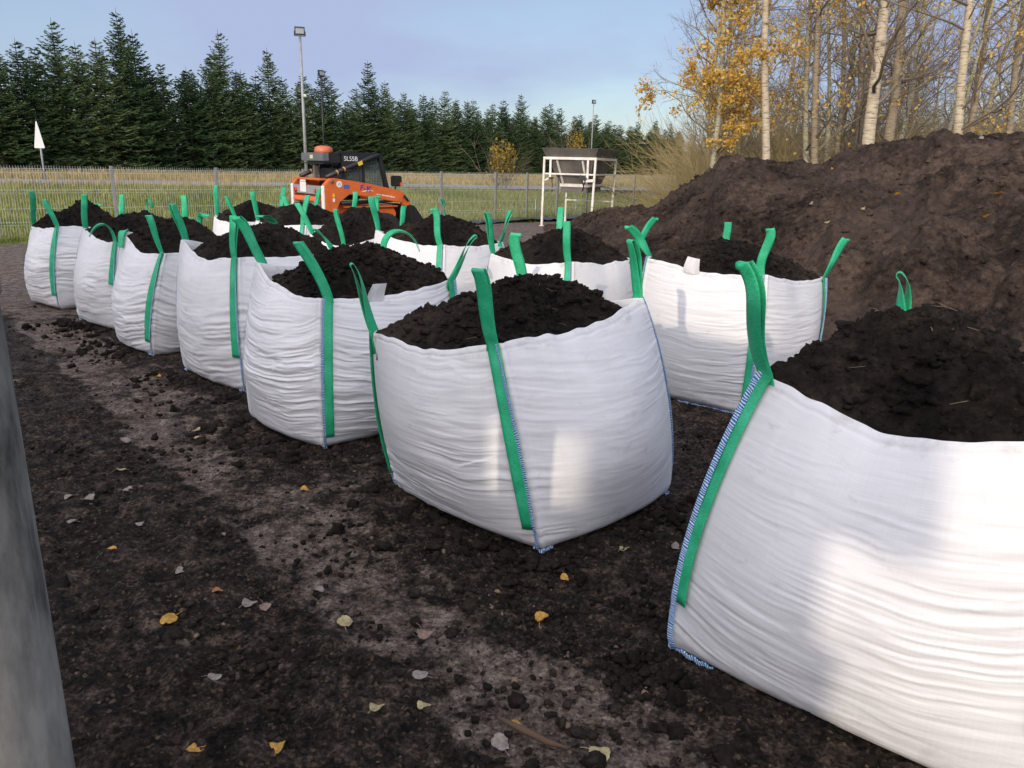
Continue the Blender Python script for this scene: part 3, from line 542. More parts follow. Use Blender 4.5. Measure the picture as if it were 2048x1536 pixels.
make_bag('white bulk bag directly behind the middle foreground one, in front of the hopper',
    [(-.21, 6.9), (.48, 6.3), (1.05, 6.85), (.36, 7.45)], [(-.21, 6.86, .985), (.475, 6.32, 1.0), (1.03, 6.8, .985), (.36, 7.3, 1.0)], (.48, 6.85, 1.22),
    {'L': dict(tip=(-.255, 6.85, 1.33), wd=D(60), gap=.02), 'F': dict(tip=(.405, 6.3, 1.315), wd=D(0), gap=.01), 'R': dict(tip=(1.2, 6.8, 1.33), wd=D(20), gap=.008), 'B': dict(tip=(.42, 7.4, 1.37), wd=D(0), gap=.008)},
    sag=(.05, .03, .03, .03), drop=(.0, .0, .03, .03), seed=97, wr=.005, bow=(.03, .07, .03), **MD)
make_bag('white bulk bag in the back row, third from the right',
    [(-1.40, 7.9), (-.70, 7.4), (-.10, 8.0), (-.80, 8.5)], [(-1.41, 7.9, 1.07), (-.68, 7.47, .99), (-.14, 8.0, .985), (-.8, 8.42, 1.05)], (-.70, 7.95, 1.23),
    {'L': dict(tip=(-1.45, 7.9, 1.40), wd=D(30), gap=.014), 'F': dict(tip=(-.78, 7.45, 1.325), wd=D(0), gap=.01), 'R': dict(tip=(-.06, 8.0, 1.29), wd=D(-50), gap=.016), 'B': dict(tip=(-.79, 8.45, 1.37), wd=D(70), gap=.014)},
    sag=(.05, .03, .03, .03), drop=(.05, .0, .03, .03), seed=101, wr=.005, bow=(.03, .07, .03), **MD)
make_bag('white bulk bag with a low rim, in front of the loader arm',
    [(-2.50, 9.0), (-1.85, 8.42), (-1.25, 9.0), (-1.9, 9.6)], [(-2.35, 8.95, .93), (-1.83, 8.45, .855), (-1.3, 8.95, 1.0), (-1.75, 9.5, 1.0)], (-1.72, 9.0, 1.23),
    {'L': dict(tip=(-2.50, 9.0, 1.26), wd=D(0), gap=.012), 'F': dict(tip=(-1.93, 8.42, 1.24), wd=D(-35), gap=.01), 'R': dict(tip=(-1.28, 8.98, 1.26), wd=D(40), gap=.012), 'B': dict(tip=(-1.67, 9.5, 1.34), wd=D(10), gap=.01)},
    sag=(.03, .0, .03, .03), drop=(.0, .0, .03, .03), seed=113, wr=.005, **LO)
make_bag('white bulk bag in the back row just in front of the orange loader rear',
    [(-3.30, 9.9), (-2.60, 9.45), (-2.10, 10.1), (-2.75, 10.65)], [(-3.28, 9.9, .985), (-2.55, 9.5, .99), (-2.1, 10.1, 1.0), (-2.75, 10.55, 1.0)], (-2.72, 10.0, 1.235),
    {'L': dict(tip=(-3.31, 9.9, 1.34), wd=D(20), gap=.008), 'F': dict(tip=(-2.51, 9.5, 1.33), wd=D(0), gap=.01), 'R': dict(tip=(-2.06, 10.1, 1.36), wd=D(10), gap=.01), 'B': dict(tip=(-2.62, 10.5, 1.38), wd=D(-20), gap=.01)},
    sag=(.03, .03, .03, .03), drop=(.02, .0, .03, .03), seed=127, wr=.005, **LO)
make_bag('farthest white bulk bag, at the left end of the back row',
    [(-4.07, 10.6), (-3.55, 10.15), (-2.95, 10.75), (-3.5, 11.25)], [(-4.07, 10.6, .98), (-3.6, 10.2, .95), (-3.05, 10.7, .99), (-3.38, 11.15, 1.0)], (-3.6, 10.7, 1.20),
    {'L': dict(tip=(-4.02, 10.6, 1.38), wd=D(0), gap=.01), 'F': dict(tip=(-3.73, 10.15, 1.26), wd=D(-30), gap=.014), 'B': dict(tip=(-3.29, 11.2, 1.36), wd=D(30), gap=.01), 'R': dict(tip=(-3.18, 10.7, 1.26), wd=D(20), gap=.01)},
    sag=(.03, .03, .03, .03), drop=(.02, .0, .03, .03), seed=131, wr=.005, **LO)

# ------------------------------------------------------------------ peat heap
def build_pile():
    rid = np.array([(.86, 23.0, .05), (1.38, 22.0, .20), (1.97, 21.0, .50), (2.5, 20.0, .7), (2.84, 19.5, .7), (3.21, 19.0, .84), (3.58, 18.5, 1.08), (3.9, 17.5, 1.46), (4.09, 17.0, 1.62), (4.16, 16.5, 1.94), (4.28, 16.0, 1.94), (5.04, 16.0, 1.86), (5.63, 16.0, 1.92), (6.02, 16.0, 2.0), (6.28, 15.5, 2.23), (6.74, 15.5, 2.34), (7.07, 15.0, 2.36), (7.53, 15.0, 2.39), (7.53, 14.5, 2.49), (7.81, 14.5, 2.43), (8.16, 14.5, 2.45), (8.72, 14.0, 2.43), (10.13, 13.0, 2.33), (11.36, 11.0, 2.01), (11.7, 9.0, 1.53), (11.5, 6.5, .6)])
    raz = np.arctan2(rid[:, 0], rid[:, 1]); rr = np.hypot(rid[:, 0], rid[:, 1]); o = np.argsort(raz)
    raz, rr, rz = raz[o], rr[o], rid[o, 2]
    toe_az = np.arctan(np.array([-.02, .04, .12, .2, .3, .38, .45, .55, .67, .9, 1.3, 1.8])); toe_r = np.array([22, 18, 13.2, 10.6, 9.2, 8.3, 7.9, 7.1, 6.3, 5.8, 6.0, 7.0])
    na, ns = 560, 300; az = np.linspace(raz[0], raz[-1], na); s = np.concatenate([np.linspace(0, 1, ns-90), 1+np.linspace(0, 1, 91)[1:]])
    S, AZ = np.meshgrid(s, az, indexing='ij'); ri = np.interp(az, raz, rr)[None]; zi = np.interp(az, raz, rz)[None]; to = np.minimum(np.interp(az, toe_az, toe_r)[None], ri-.6)
    wob = .35*fbm(A3(AZ*9, S*2, 0*S), 3, 7)
    r = np.where(S <= 1, to+(ri-to)*S, ri+(S-1)*zi*2.0+(S-1)*.4)+wob*np.where(S < 1, S*(1-S)*2, 0)
    prof = .55*S+.45*sm(0, 1, S); x0, y0 = r*np.sin(AZ), r*np.cos(AZ)
    bench = .34*np.exp(-((S-.46-.10*np.sin(AZ*7+1))/.11)**2)*sm(.27, .40, AZ)*(1-sm(.50, .56, AZ))+.30*np.exp(-((S-.40)/.20)**2)*sm(.52, .62, AZ)
    z = np.where(S <= 1, zi*np.minimum(prof, 1)+bench*np.minimum(1, zi), zi*(1-sm(0, 1, S-1)))
    p = A3(x0, y0, z); amp = np.clip(z/.5, 0, 1)*np.where(S > .93, .7, 1)
    z = z+amp*(.19*fbm(p*.9, 3, 91)+.07*fbm(p*2.6, 3, 92)+.040*lumps(p*2.1, 2, 95)+.075*np.maximum(vn(p*5, 93), -.25)+.055*np.maximum(vn(p*12, 94), -.25)+.034*np.maximum(vn(p*27, 96), -.4))
    led = fbm(p*np.array([.55, .55, 1.6]), 3, 98)*2.2; z = z+amp*(.10*np.maximum(fbm(p*1.7, 4, 97), 0)*2-.05+.10*(np.clip(led*4, -1, 1)))
    z = np.maximum(z, -.06+.02*vn(p*3, 3)); z[0] = -.05; z[-1] = -.08
    V = A3(x0, y0, z).reshape(-1, 3); F = grid_faces(len(s), na); rng = np.random.default_rng(5)
    n = 9000; i = rng.integers(4, ns-70, n); j = rng.integers(0, na, n); cp = A3(x0[i, j], y0[i, j], z[i, j]); rad = .008+.045*rng.random(n)**5
    c1, f1 = clods(cp, rad, rng, ICO2, 3)
    nn = 900; tr = np.interp(az, toe_az, toe_r); jj = rng.integers(0, na, nn); rr2 = tr[jj]-rng.exponential(.25, nn)
    c2, f2 = clods(A3(rr2*np.sin(az[jj]), rr2*np.cos(az[jj]), np.full(nn, .02)), .010+.055*rng.random(nn)**4, rng, ICO2, 4)
    me = np_mesh('peat_heap', np.vstack([V, c1, c2]), [F[:, ::-1], np.vstack([f1+len(V), f2+len(V)+len(c1)])], True)
    tag(link('peat_heap', me, PILE), 'large heap of bare brown peat at the right behind the sacks', 'peat heap')
    return az, s, x0, y0, z
pile = build_pile()

# ------------------------------------------------------------------ loose peat crumbs on the yard and pebbles
def crumbs():
    rng = np.random.default_rng(9); n = 90000
    a = rng.uniform(-.66, .66, n); r = 1.3*np.exp(rng.uniform(0, 2.1, n)); x, y = r*np.sin(a), r*np.cos(a)
    b = band_d(x, y); keep = rng.random(n) < np.where((b > 0) & (b < .6), .30, np.where(b > .6, .95, .65))
    keep &= fbm(A3(x*2.1, y*2.1, 0*x), 3, 88) > rng.uniform(-.5, .35, n)
    x, y = x[keep], y[keep]; m = len(x); rad = .0022+.016*rng.random(m)**6
    V, F = clods(A3(x, y, .006+rad*.4), rad, rng, ICO1, 6)
    rng2 = np.random.default_rng(19); nb = 90; a = rng2.uniform(-.6, .6, nb); r = 1.5*np.exp(rng2.uniform(0, 1.6, nb)); rad2 = .012+.030*rng2.random(nb)**4
    V2, F2 = clods(A3(r*np.sin(a), r*np.cos(a), .006+rad2*.3), rad2, rng2, ICO2, 16)
    tag(link('peat_crumbs', np_mesh('peat_crumbs', np.vstack([V, V2]), np.vstack([F, F2+len(V)])), SOIL), 'loose dark peat crumbs strewn over the yard', 'peat crumbs', kind='stuff')
    P3 = []; rg = np.random.default_rng(44)
    for b4 in ([(.62, 2.53), (1.52, 1.76)], [(-.61, 3.94), (.16, 3.25)], [(.16, 3.25), (.88, 3.95)], [(-1.8, 5.07), (-1.18, 4.53)], [(-2.77, 6.3), (-2.04, 5.68)], [(-3.85, 7.38), (-3.25, 6.76)], [(-1.18, 4.53), (-.52, 5.2)], [(-4.75, 8.28), (-4.04, 7.74)]):
        p, q = np.array(b4[0]), np.array(b4[1]); nn = np.array([(q-p)[1], -(q-p)[0]]); nn /= np.hypot(*nn); m_ = 170; P3.append(p+(q-p)*rg.uniform(-.1, 1.1, m_)[:, None]+nn*(.10+rg.exponential(.16, m_))[:, None])
    P3 = np.vstack(P3); rad3 = .006+.034*rg.random(len(P3))**3.2; V3, F3 = clods(np.append(P3, (.006+rad3*.35)[:, None], 1), rad3, rg, ICO2, 26)
    tag(link('peat_clods', np_mesh('peat_clods', V3, F3), SOIL), 'dark peat clods fallen along the feet of the sacks', 'peat clods', kind='stuff')
    n = 1500; a = rng.uniform(-.62, .5, n); r = 1.35*np.exp(rng.uniform(0, 1.3, n)); x, y = r*np.sin(a), r*np.cos(a); k = (band_d(x, y) < .9) & (fbm(A3(x*1.4, y*1.4, 0*x), 3, 71) > -.12); x, y = x[k], y[k]; m = len(x)
    rad = .003+.013*rng.random(m)**3.5; V, F = clods(A3(x, y, .010+rad*.0), rad, rng, ICO1, 8); tint = np.repeat(rng.random(m), 42 if False else len(ICO1[0]))
    tag(link('pebbles', np_mesh('pebbles', V, F, True, {'tint': tint}), mat_tint('muddy_pebble', [(0, (.03, .024, .02)), (.5, (.07, .053, .042)), (.85, (.12, .085, .066)), (1, (.20, .14, .085))], .8)), 'small muddy pebbles pressed into the yard', 'pebbles', kind='stuff')
crumbs()

# ------------------------------------------------------------------ fallen leaves
LEAFM = {}
for k, c in {0: (.27, .225, .19), 1: (.50, .27, .045), 2: (.34, .14, .035), 3: (.24, .16, .12), 4: (.40, .33, .17)}.items(): LEAFM[k] = plain('dead_leaf_%s' % ['beige', 'yellow', 'orange', 'brown', 'straw'][k], c, .7, 0, .26, 3.5, .3, 30)
def leaf_mesh(seed):
    rng = np.random.default_rng(seed); n = 22; th = np.linspace(0, 2*np.pi, n, endpoint=False)
    rad = (.5+.04*np.cos(2*th)-.05*np.cos(th)-.05*np.cos(3*th))*(1+.10*np.abs(np.sin(th*5)))*(1+.12*rng.normal(size=n)*(rng.random(n) < .25))
    rings = [np.zeros((1, 3))]
    for f in (.35, .7, 1.0): rings.append(np.stack([rad*f*np.cos(th), rad*f*np.sin(th)*.98, .13*f*f*np.sin(th*2+seed)+.07*f*rng.normal()*np.cos(th)], 1))
    V = np.vstack(rings); V[:, 2] += .10*np.abs(V[:, 1]); F = [np.array([[0, 1+i, 1+(i+1) % n] for i in range(n)])]
    q = np.array([[1+r*n+i, 1+(r+1)*n+i, 1+(r+1)*n+(i+1) % n, 1+r*n+(i+1) % n] for r in range(2) for i in range(n)])
    st = ribbon(np.stack([np.linspace(-.35, -1.15, 8), .06*np.sin(np.linspace(0, 3, 8)), .02+.05*np.sin(np.linspace(0, 3, 8))], 1), np.tile([0, 1., 0], (8, 1)), .035, .03)
    V2 = np.vstack([V, st[0]]); b = len(V)
    return np_mesh('leaf', V2, [F[0], np.vstack([q, st[1][0]+b])], True)
LV = [(-1.96, 3.67, 0), (-1.42, 2.98, 0), (-1.81, 3.15, 1), (-1.2, 2.83, 2), (-1.04, 2.75, 0), (-.97, 2.72, 3), (-1.31, 2.61, 1), (-.79, 2.86, 0), (-.63, 2.63, 4), (-.31, 2.56, 3), (-.3, 2.32, 0), (-1.0, 2.28, 0), (-.27, 2.16, 4), (-.42, 2.15, 4), (-.69, 1.96, 1), (-.94, 1.94, 1), (.14, 2.7, 1), (-.01, 2.0, 0), (.04, 2.08, 1), (.3, 1.96, 4), (.25, 3.0, 1), (.8, 3.31, 0), (.55, 3.29, 4), (-2.05, 3.81, 0), (-1.8, 3.42, 0), (-2.01, 4.65, 4), (-2.07, 4.79, 4), (-2.44, 4.57, 0), (-2.23, 4.09, 4), (-2.31, 3.71, 0), (-1.12, 3.88, 1), (1.23, 4.35, 0), (1.01, 3.21, 0), (-2.89, 6.05, 1), (-2.13, 3.43, 0), (-2.2, 3.69, 0)]
LNAME = ['pale beige', 'yellow', 'orange-brown', 'pinkish brown', 'straw-coloured']
rng = random.Random(4)
UNIQ = {16: 'bright yellow leaf lying between the two nearest bags', 2: 'orange-yellow leaf lying at the left of the dark mud', 14: 'small yellow leaf at the bottom edge of the picture',
        12: 'round straw-coloured leaf with a long stalk near the bottom edge', 10: 'oval pale leaf on the edge of the swept strip near the bottom', 11: 'broad grey-beige leaf pressed into the mud left of centre', 7: 'torn pale leaf beside the swept strip', 9: 'pinkish leaf lying on the swept strip'}
leaf_protos = {}
for i, (x, y, k) in enumerate(LV):
    me = leaf_mesh(i % 9) if (i % 9, k) not in leaf_protos else leaf_protos[(i % 9, k)]
    leaf_protos[(i % 9, k)] = me
    o = link('fallen_leaf', me, LEAFM[k]); s = rng.uniform(.038, .060); o.scale = (s, s, s); o.location = (x, y, .022); o.rotation_euler = (rng.uniform(-.2, .2), rng.uniform(-.2, .2), rng.uniform(0, 6.3))
    tag(o, UNIQ.get(i, '%s fallen leaf lying on the dark muddy yard' % LNAME[k]), 'leaf', 'fallen leaves on the yard')
# a few leaves caught on the heap
az, s_, X0, Y0, Z0 = pile; rng3 = np.random.default_rng(12)
for i in range(26):
    a = rng3.integers(150, 420); b = rng3.integers(40, 190); k = int(rng3.choice([1, 1, 4, 0])); me = leaf_protos.get((i % 9, k)) or leaf_mesh(i % 9); leaf_protos[(i % 9, k)] = me
    o = link('fallen_leaf', me, LEAFM[k]); s = rng3.uniform(.06, .11); o.scale = (s, s, s); o.location = (X0[b, a], Y0[b, a]-.02, Z0[b, a]+.035); o.rotation_euler = (rng3.uniform(.2, .9), rng3.uniform(-.4, .4), rng3.uniform(0, 6.3))
    tag(o, '%s fallen leaf caught on the brown peat heap' % LNAME[k], 'leaf', 'leaves on the peat heap')
sb = MB(); sb.tube([(-.02, 2.10, .03), (.06, 2.04, .035), (.14, 1.99, .032), (.20, 1.97, .03)], [.006, .012, .010, .003], 6)
tag(sb.build('bark_strip', plain('brown_bark', (.10, .06, .035), .9), None, True), 'brown strip of bark lying on the swept ground near the bottom', 'bark strip')

# ------------------------------------------------------------------ mesh fence
def build_fence():
    root = empty('mesh_fence', (FP[0], FP[1], 0), math.atan2(FU[1], FU[0]), 'long grey welded mesh fence on thin posts between yard and grass', 'fence')
    ps = [-6.9, -4.55, -2.2, .07, 2.4, 4.68, 6.95, 9.16, 11.31, 12.68, 14.1, 15.6, 18.2, 20.5, 22.8]
    pm = MB(); pm.box((0, 0, .72), (.06, .06, 1.55)); pm.box((0, 0, 1.505), (.066, .066, .02)); first = pm.build('post', STEEL, root, bevel=.004); first.location = (ps[0], 0, 0)
    for s in ps[1:]:
        o = first.copy(); COL.objects.link(o); o.parent = root; o.location = (s, 0, 0)
    WIRE = plain('zinc_wire', (.60, .62, .60), .5, .1, .1)
    for a, b in zip(ps[:-1], ps[1:]):
        n = int((b-a-.08)/.05); V = []; F = []; w = .0028
        zs = np.array([.04, .30, .33, .36, .70, .95, .98, 1.01, 1.30, 1.36, 1.40, 1.44, 1.50]); ys = np.array([0, 0, -.025, 0, 0, 0, -.025, 0, 0, 0, -.03, 0, 0])-.04
        xs = a+.05+.05*np.arange(n)
        for x in xs:
            b0 = len(V)
            for z, yv in zip(zs, ys):
                for dx, dy in ((-w, -w), (w, -w), (0, w*1.2)): V.append((x+dx, yv+dy, z))
            for q in range(len(zs)-1):
                for e in range(3): F.append((b0+q*3+e, b0+q*3+(e+1) % 3, b0+q*3+3+(e+1) % 3, b0+q*3+3+e))
        for z in (.05, .30, .36, .63, .95, 1.01, 1.36, 1.44):
            b0 = len(V)
            for x in (a+.03, b-.03):
                for dy, dz in ((-.003, -.003), (-.003, .003), (.003, 0)): V.append((x, -.046+dy, z+dz))
            for e in range(3): F.append((b0+e, b0+(e+1) % 3, b0+3+(e+1) % 3, b0+3+e))
        link('mesh_panel', np_mesh('mesh_panel', np.array(V), np.array(F), False), WIRE, root)
build_fence()
# dark sheet along the foot of the fence
def fence_strip():
    s = np.linspace(8.5, 19, 120); w = np.linspace(-.95, -.12, 8); S, Wd = np.meshgrid(s, w, indexing='ij'); Wd = Wd+(.22*fbm(A3(S*1.1, 0*S, 0*S), 3, 6))*(Wd < -.5)
    x = FP[0]+FU[0]*S+FN[0]*Wd; y = FP[1]+FU[1]*S+FN[1]*Wd; z = .05+.045*lumps(A3(S*2.2, Wd*4, 0*S), 2, 3)
    V = A3(x, y, np.maximum(z, .012)).reshape(-1, 3)
    tag(link('ground_sheet', np_mesh('ground_sheet', V, grid_faces(120, 8)), plain('black_geotextile', (.045, .05, .055), .45, 0, .3, 2, .4, 12)), 'crumpled dark sheet lying along the foot of the mesh fence', 'ground sheet')
fence_strip()
# low stakes by the fence
for i, (px, py, lab) in enumerate([(.62, 25.3, 'short thin stake left of the hopper legs'), (1.98, 26.3, 'short thin stake seen between the hopper legs')]):
    b = MB(); b.tube([(0, 0, 0), (0, 0, .7)], .018, 8); b.tube([(0, 0, .36), (0, 0, .42)], .028, 8); o = b.build('stake', STEEL, None, True); o.location = (px, py, 0); tag(o, lab, 'stake', 'stakes by the fence')

# ------------------------------------------------------------------ grass beyond the fence
def blades(name, n, sfun, hmin, hmax, wid, mat, seed, label):
    rng = np.random.default_rng(seed); x, y = sfun(rng, n); n = len(x); h = rng.uniform(hmin, hmax, n)*(.8+.5*np.clip(fbm(A3(x*.5, y*.5, 0*x), 3, seed), -.6, 1)); a = rng.uniform(0, 6.28, n); l = rng.uniform(.05, .5, n)*h; la = rng.uniform(0, 6.28, n)
    z = gheight(x, y)-.02; w = rng.uniform(.6, 1.3, n)*wid; dx, dy = np.cos(a)*w/2, np.sin(a)*w/2; lx, ly = np.cos(la)*l, np.sin(la)*l
    V = np.stack([A3(x-dx, y-dy, z), A3(x+dx, y+dy, z), A3(x+dx*.6+lx*.4, y+dy*.6+ly*.4, z+h*.6), A3(x-dx*.6+lx*.4, y-dy*.6+ly*.4, z+h*.6), A3(x+lx, y+ly, z+h*.97)], 1).reshape(-1, 3)
    b = np.arange(n)[:, None]*5; F4 = b+np.array([0, 1, 2, 3]); F3 = b+np.array([3, 2, 4])
    t = np.clip(.5+.45*fbm(A3(x*.6, y*.6, 0*x), 3, seed+5)+rng.normal(0, .18, n), 0, 1)
    tag(link(name, np_mesh(name, V, [F4, F3], True, {'tint': np.repeat(t, 5)}), mat), label, 'grass', kind='stuff')
def fence_area(d0, d1, s0, s1):
    def f(rng, n):
        s = rng.uniform(s0, s1, n); d = d0+(d1-d0)*rng.random(n); x = FP[0]+FU[0]*s+FN[0]*d; y = FP[1]+FU[1]*s+FN[1]*d
        k = np.abs(x) < .80*y+2; x, y = x[k], y[k]
        p = np.array([-4.7, 37.9]); u = np.array([14.7, 6.0]); u /= np.hypot(*u); dr = np.abs((x-p[0])*-u[1]+(y-p[1])*u[0]); k = dr > 2.75
        return x[k], y[k]
    return f
GREEN = mat_tint('meadow_grass', [(0, (.085, .125, .022)), (.4, (.20, .235, .05)), (.7, (.33, .335, .09)), (1, (.48, .43, .19))], .8, .4)
DRY = mat_tint('dry_grass', [(0, (.20, .18, .07)), (.5, (.42, .33, .14)), (1, (.58, .46, .24))], .8, .35)
blades('meadow_grass', 70000, fence_area(-.35, 11.5, -12, 34), .10, .34, .035, GREEN, 3, 'rough green meadow grass on the bank behind the fence')
blades('verge_grass', 9000, fence_area(-.75, .25, -12, 26), .06, .22, .02, GREEN, 13, 'short green grass along the foot of the fence')
blades('dry_grass', 60000, fence_area(10.5, 34, -30, 60), .22, .55, .05, DRY, 4, 'tall straw-coloured grass before the spruce row')

# ------------------------------------------------------------------ spruces
def spruce_mesh(H, seed):
    rng = np.random.default_rng(seed); V = []; T = []
    z = .25; hs = []
    while z < H-1.15: hs.append(z); z += .17+rng.uniform(.0, .10)
    for zz in hs+[H-.95, H-.62, H-.3]:
        f = 1-zz/H; Lb = (.12+2.65*f**.86)*rng.uniform(.8, 1.15)*(.85 if f > .8 else 1); nb = int(rng.integers(6, 9)) if f > .12 else 5
        if f > .03:
            for k in range(nb):
                a = rng.uniform(0, 6.28); Lk = Lb*rng.uniform(.45, 1.22); el = .75-1.15*min(1, f*1.6)+rng.normal(0, .12); nt_ = max(4, int(Lk*9)); tt = np.linspace(.12, 1, nt_)
                out = tt*Lk*math.cos(el*.6); up_ = Lk*(math.sin(el)*tt+.28*tt**2*(1 if f > .3 else .5)-.10*np.sin(np.pi*tt))
                P = np.stack([out*math.cos(a), out*math.sin(a), zz+up_], 1); side = np.array([-math.sin(a), math.cos(a), 0]); rad = np.array([math.cos(a), math.sin(a), .1])
                for q in range(nt_):
                    for sg in (-1, 1):
                        if rng.random() < .22: continue
                        ln = (.16+.34*(1-tt[q])*min(1, Lk/1.3))*rng.uniform(.7, 1.3); d = side*sg*.8+rad*rng.uniform(.3, .8)+np.array([0, 0, rng.uniform(-.45, .08)]); d /= np.linalg.norm(d)
                        wv = np.cross(d, rng.normal(size=3)); wv = wv/np.linalg.norm(wv)*rng.uniform(.035, .075)
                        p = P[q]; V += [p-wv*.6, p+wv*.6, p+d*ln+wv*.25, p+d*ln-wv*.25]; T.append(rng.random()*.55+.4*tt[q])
                    if q % 2 == 0:
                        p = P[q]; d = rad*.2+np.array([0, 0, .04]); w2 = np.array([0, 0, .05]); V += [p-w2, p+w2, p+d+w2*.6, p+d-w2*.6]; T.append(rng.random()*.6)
    V = np.array(V); F = np.arange(len(V)).reshape(-1, 4)
    return np_mesh('crown', V, F, False, {'tint': np.repeat(T, 4)})
def trunk_mesh(H, r):
    b = MB(); b.tube([(0, 0, -.1), (0, 0, H*.5), (.02, 0, H-.6), (.0, 0, H)], [r, r*.55, .025, .008], 7); me = bpy.data.meshes.new('trunk'); me.from_pydata(b.v, [], b.f); 
    for p in me.polygons: p.use_smooth = True
    return me
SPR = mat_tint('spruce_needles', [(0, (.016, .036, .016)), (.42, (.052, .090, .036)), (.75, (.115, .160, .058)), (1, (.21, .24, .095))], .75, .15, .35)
BARKS = plain('spruce_bark', (.10, .075, .055), .9)
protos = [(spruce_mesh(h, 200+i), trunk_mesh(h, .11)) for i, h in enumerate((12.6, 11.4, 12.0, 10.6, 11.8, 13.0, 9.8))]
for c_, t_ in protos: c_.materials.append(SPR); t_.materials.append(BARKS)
def place_tree(name, loc, rz, sc, pc, pt, label, cat, group, tilt=(0, 0)):
    r = empty(name, loc, rz, label, cat, group); r.scale = sc; r.rotation_euler = (tilt[0], tilt[1], rz)
    for nm, me in (('trunk', pt), ('crown', pc)):
        o = bpy.data.objects.new(nm, me); COL.objects.link(o); o.parent = r
    return r
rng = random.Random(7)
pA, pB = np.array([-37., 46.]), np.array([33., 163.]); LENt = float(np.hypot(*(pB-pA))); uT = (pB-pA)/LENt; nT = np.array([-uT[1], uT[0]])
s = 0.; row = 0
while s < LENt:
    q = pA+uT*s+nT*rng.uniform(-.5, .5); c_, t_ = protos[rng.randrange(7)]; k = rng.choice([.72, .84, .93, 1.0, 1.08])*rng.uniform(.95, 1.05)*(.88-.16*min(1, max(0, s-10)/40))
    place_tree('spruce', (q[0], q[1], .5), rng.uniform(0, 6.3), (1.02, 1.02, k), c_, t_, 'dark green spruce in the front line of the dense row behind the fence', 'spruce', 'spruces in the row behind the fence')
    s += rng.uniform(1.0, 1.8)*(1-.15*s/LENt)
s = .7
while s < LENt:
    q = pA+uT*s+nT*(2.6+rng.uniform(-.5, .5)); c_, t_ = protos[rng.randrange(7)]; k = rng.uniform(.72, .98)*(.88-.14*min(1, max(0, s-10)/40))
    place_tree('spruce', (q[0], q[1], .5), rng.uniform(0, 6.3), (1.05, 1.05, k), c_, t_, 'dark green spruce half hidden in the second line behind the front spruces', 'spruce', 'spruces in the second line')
    s += rng.uniform(1.4, 2.4)*(1-.2*s/LENt)

# ------------------------------------------------------------------ bare autumn trees
def grow(rng, trunk, depth_cfg, zmin, droop=0., spread=1.):
    """trunk: (n,3) points with radii; returns list of (pts, radii, sides)"""
    out = []
    def child(p, d, L, r, lev):
        n = depth_cfg[lev][2]; pts = [p]; dd = d.copy(); st = L/n
        for i in range(n):
            dd = dd+rng.normal(0, .16 if lev < 2 else .22, 3)+np.array([0, 0, .07-droop*lev*.08]); dd /= np.linalg.norm(dd); pts.append(pts[-1]+dd*st)
        pts = np.array(pts); rad = np.linspace(r, max(.0022, r*.25), n+1); out.append((pts, rad, 5 if lev == 0 else 3))
        if lev+1 < len(depth_cfg):
            cnt = depth_cfg[lev+1][0]; cnt = int(cnt*rng.uniform(.7, 1.3))
            for c in range(cnt):
                f = rng.uniform(.18, 1.0); i = min(n-1, int(f*n)); q = pts[i]+(pts[i+1]-pts[i])*(f*n-i); ax = pts[i+1]-pts[i]; ax /= np.linalg.norm(ax)
                pr = np.cross(ax, rng.normal(size=3)); pr /= np.linalg.norm(pr)+1e-9; an = rng.uniform(.45, 1.0)*spread; nd = ax*math.cos(an)+pr*math.sin(an)
                child(q, nd, L*depth_cfg[lev+1][1]*rng.uniform(.5, 1.2)*(1.1-.5*f), max(.003, rad[i]*.55), lev+1)
    tp, trd = trunk; out.append((tp, trd, 10)); n = len(tp)-1
    for c in range(depth_cfg[0][0]):
        f = rng.uniform(0, 1)**.9; zt = zmin+(tp[-1, 2]-zmin)*f; i = int(np.clip(np.searchsorted(tp[:, 2], zt)-1, 0, n-1)); g = (zt-tp[i, 2])/max(1e-6, tp[i+1, 2]-tp[i, 2]); q = tp[i]+(tp[i+1]-tp[i])*g; a = rng.uniform(0, 6.28); el = rng.uniform(.15, 1.0)
        child(q, np.array([math.cos(a)*math.cos(el), math.sin(a)*math.cos(el), math.sin(el)]), depth_cfg[0][1]*rng.uniform(.55, 1.25)*(1-.5*f), max(.008, trd[i]*rng.uniform(.18, .40)), 0)
    return out
def tubes_mesh(name, br):
    Vs, F4, b = [], [], 0
    for pts, rad, n in br:
        T = np.gradient(pts, axis=0); T /= np.linalg.norm(T, axis=1)[:, None]+1e-9; ref = np.where(np.abs(T[:, 2:3]) > .9, np.array([[1., 0, 0]]), np.array([[0, 0, 1.]])); a = np.cross(T, ref); a /= np.linalg.norm(a, axis=1)[:, None]; c = np.cross(T, a)
        th = np.arange(n)*2*np.pi/n; V = pts[:, None]+(a[:, None]*np.cos(th)[None, :, None]+c[:, None]*np.sin(th)[None, :, None])*rad[:, None, None]
        Vs.append(V.reshape(-1, 3)); F4.append(grid_faces(len(pts), n, True)+b); b += len(pts)*n
    return np_mesh(name, np.vstack(Vs), np.vstack(F4), True)
def leaf_cards(name, P, size, rng, mat, parent):
    n = len(P); a = rng.normal(size=(n, 3)); a /= np.linalg.norm(a, axis=1)[:, None]; b = np.cross(a, rng.normal(size=(n, 3))); b /= np.linalg.norm(b, axis=1)[:, None]; s = size*rng.uniform(.6, 1.3, n)[:, None]
    V = np.stack([P-a*s*.55, P+b*s*.42, P+a*s*.6, P-b*s*.42], 1).reshape(-1, 3)
    return link(name, np_mesh(name, V, np.arange(4*n).reshape(-1, 4), False, {'tint': np.repeat(rng.random(n), 4)}), mat, parent)
BIRCH = mat_bark('pale_birch_bark', (.56, .475, .345), (.09, .07, .05), (.43, .33, .20))
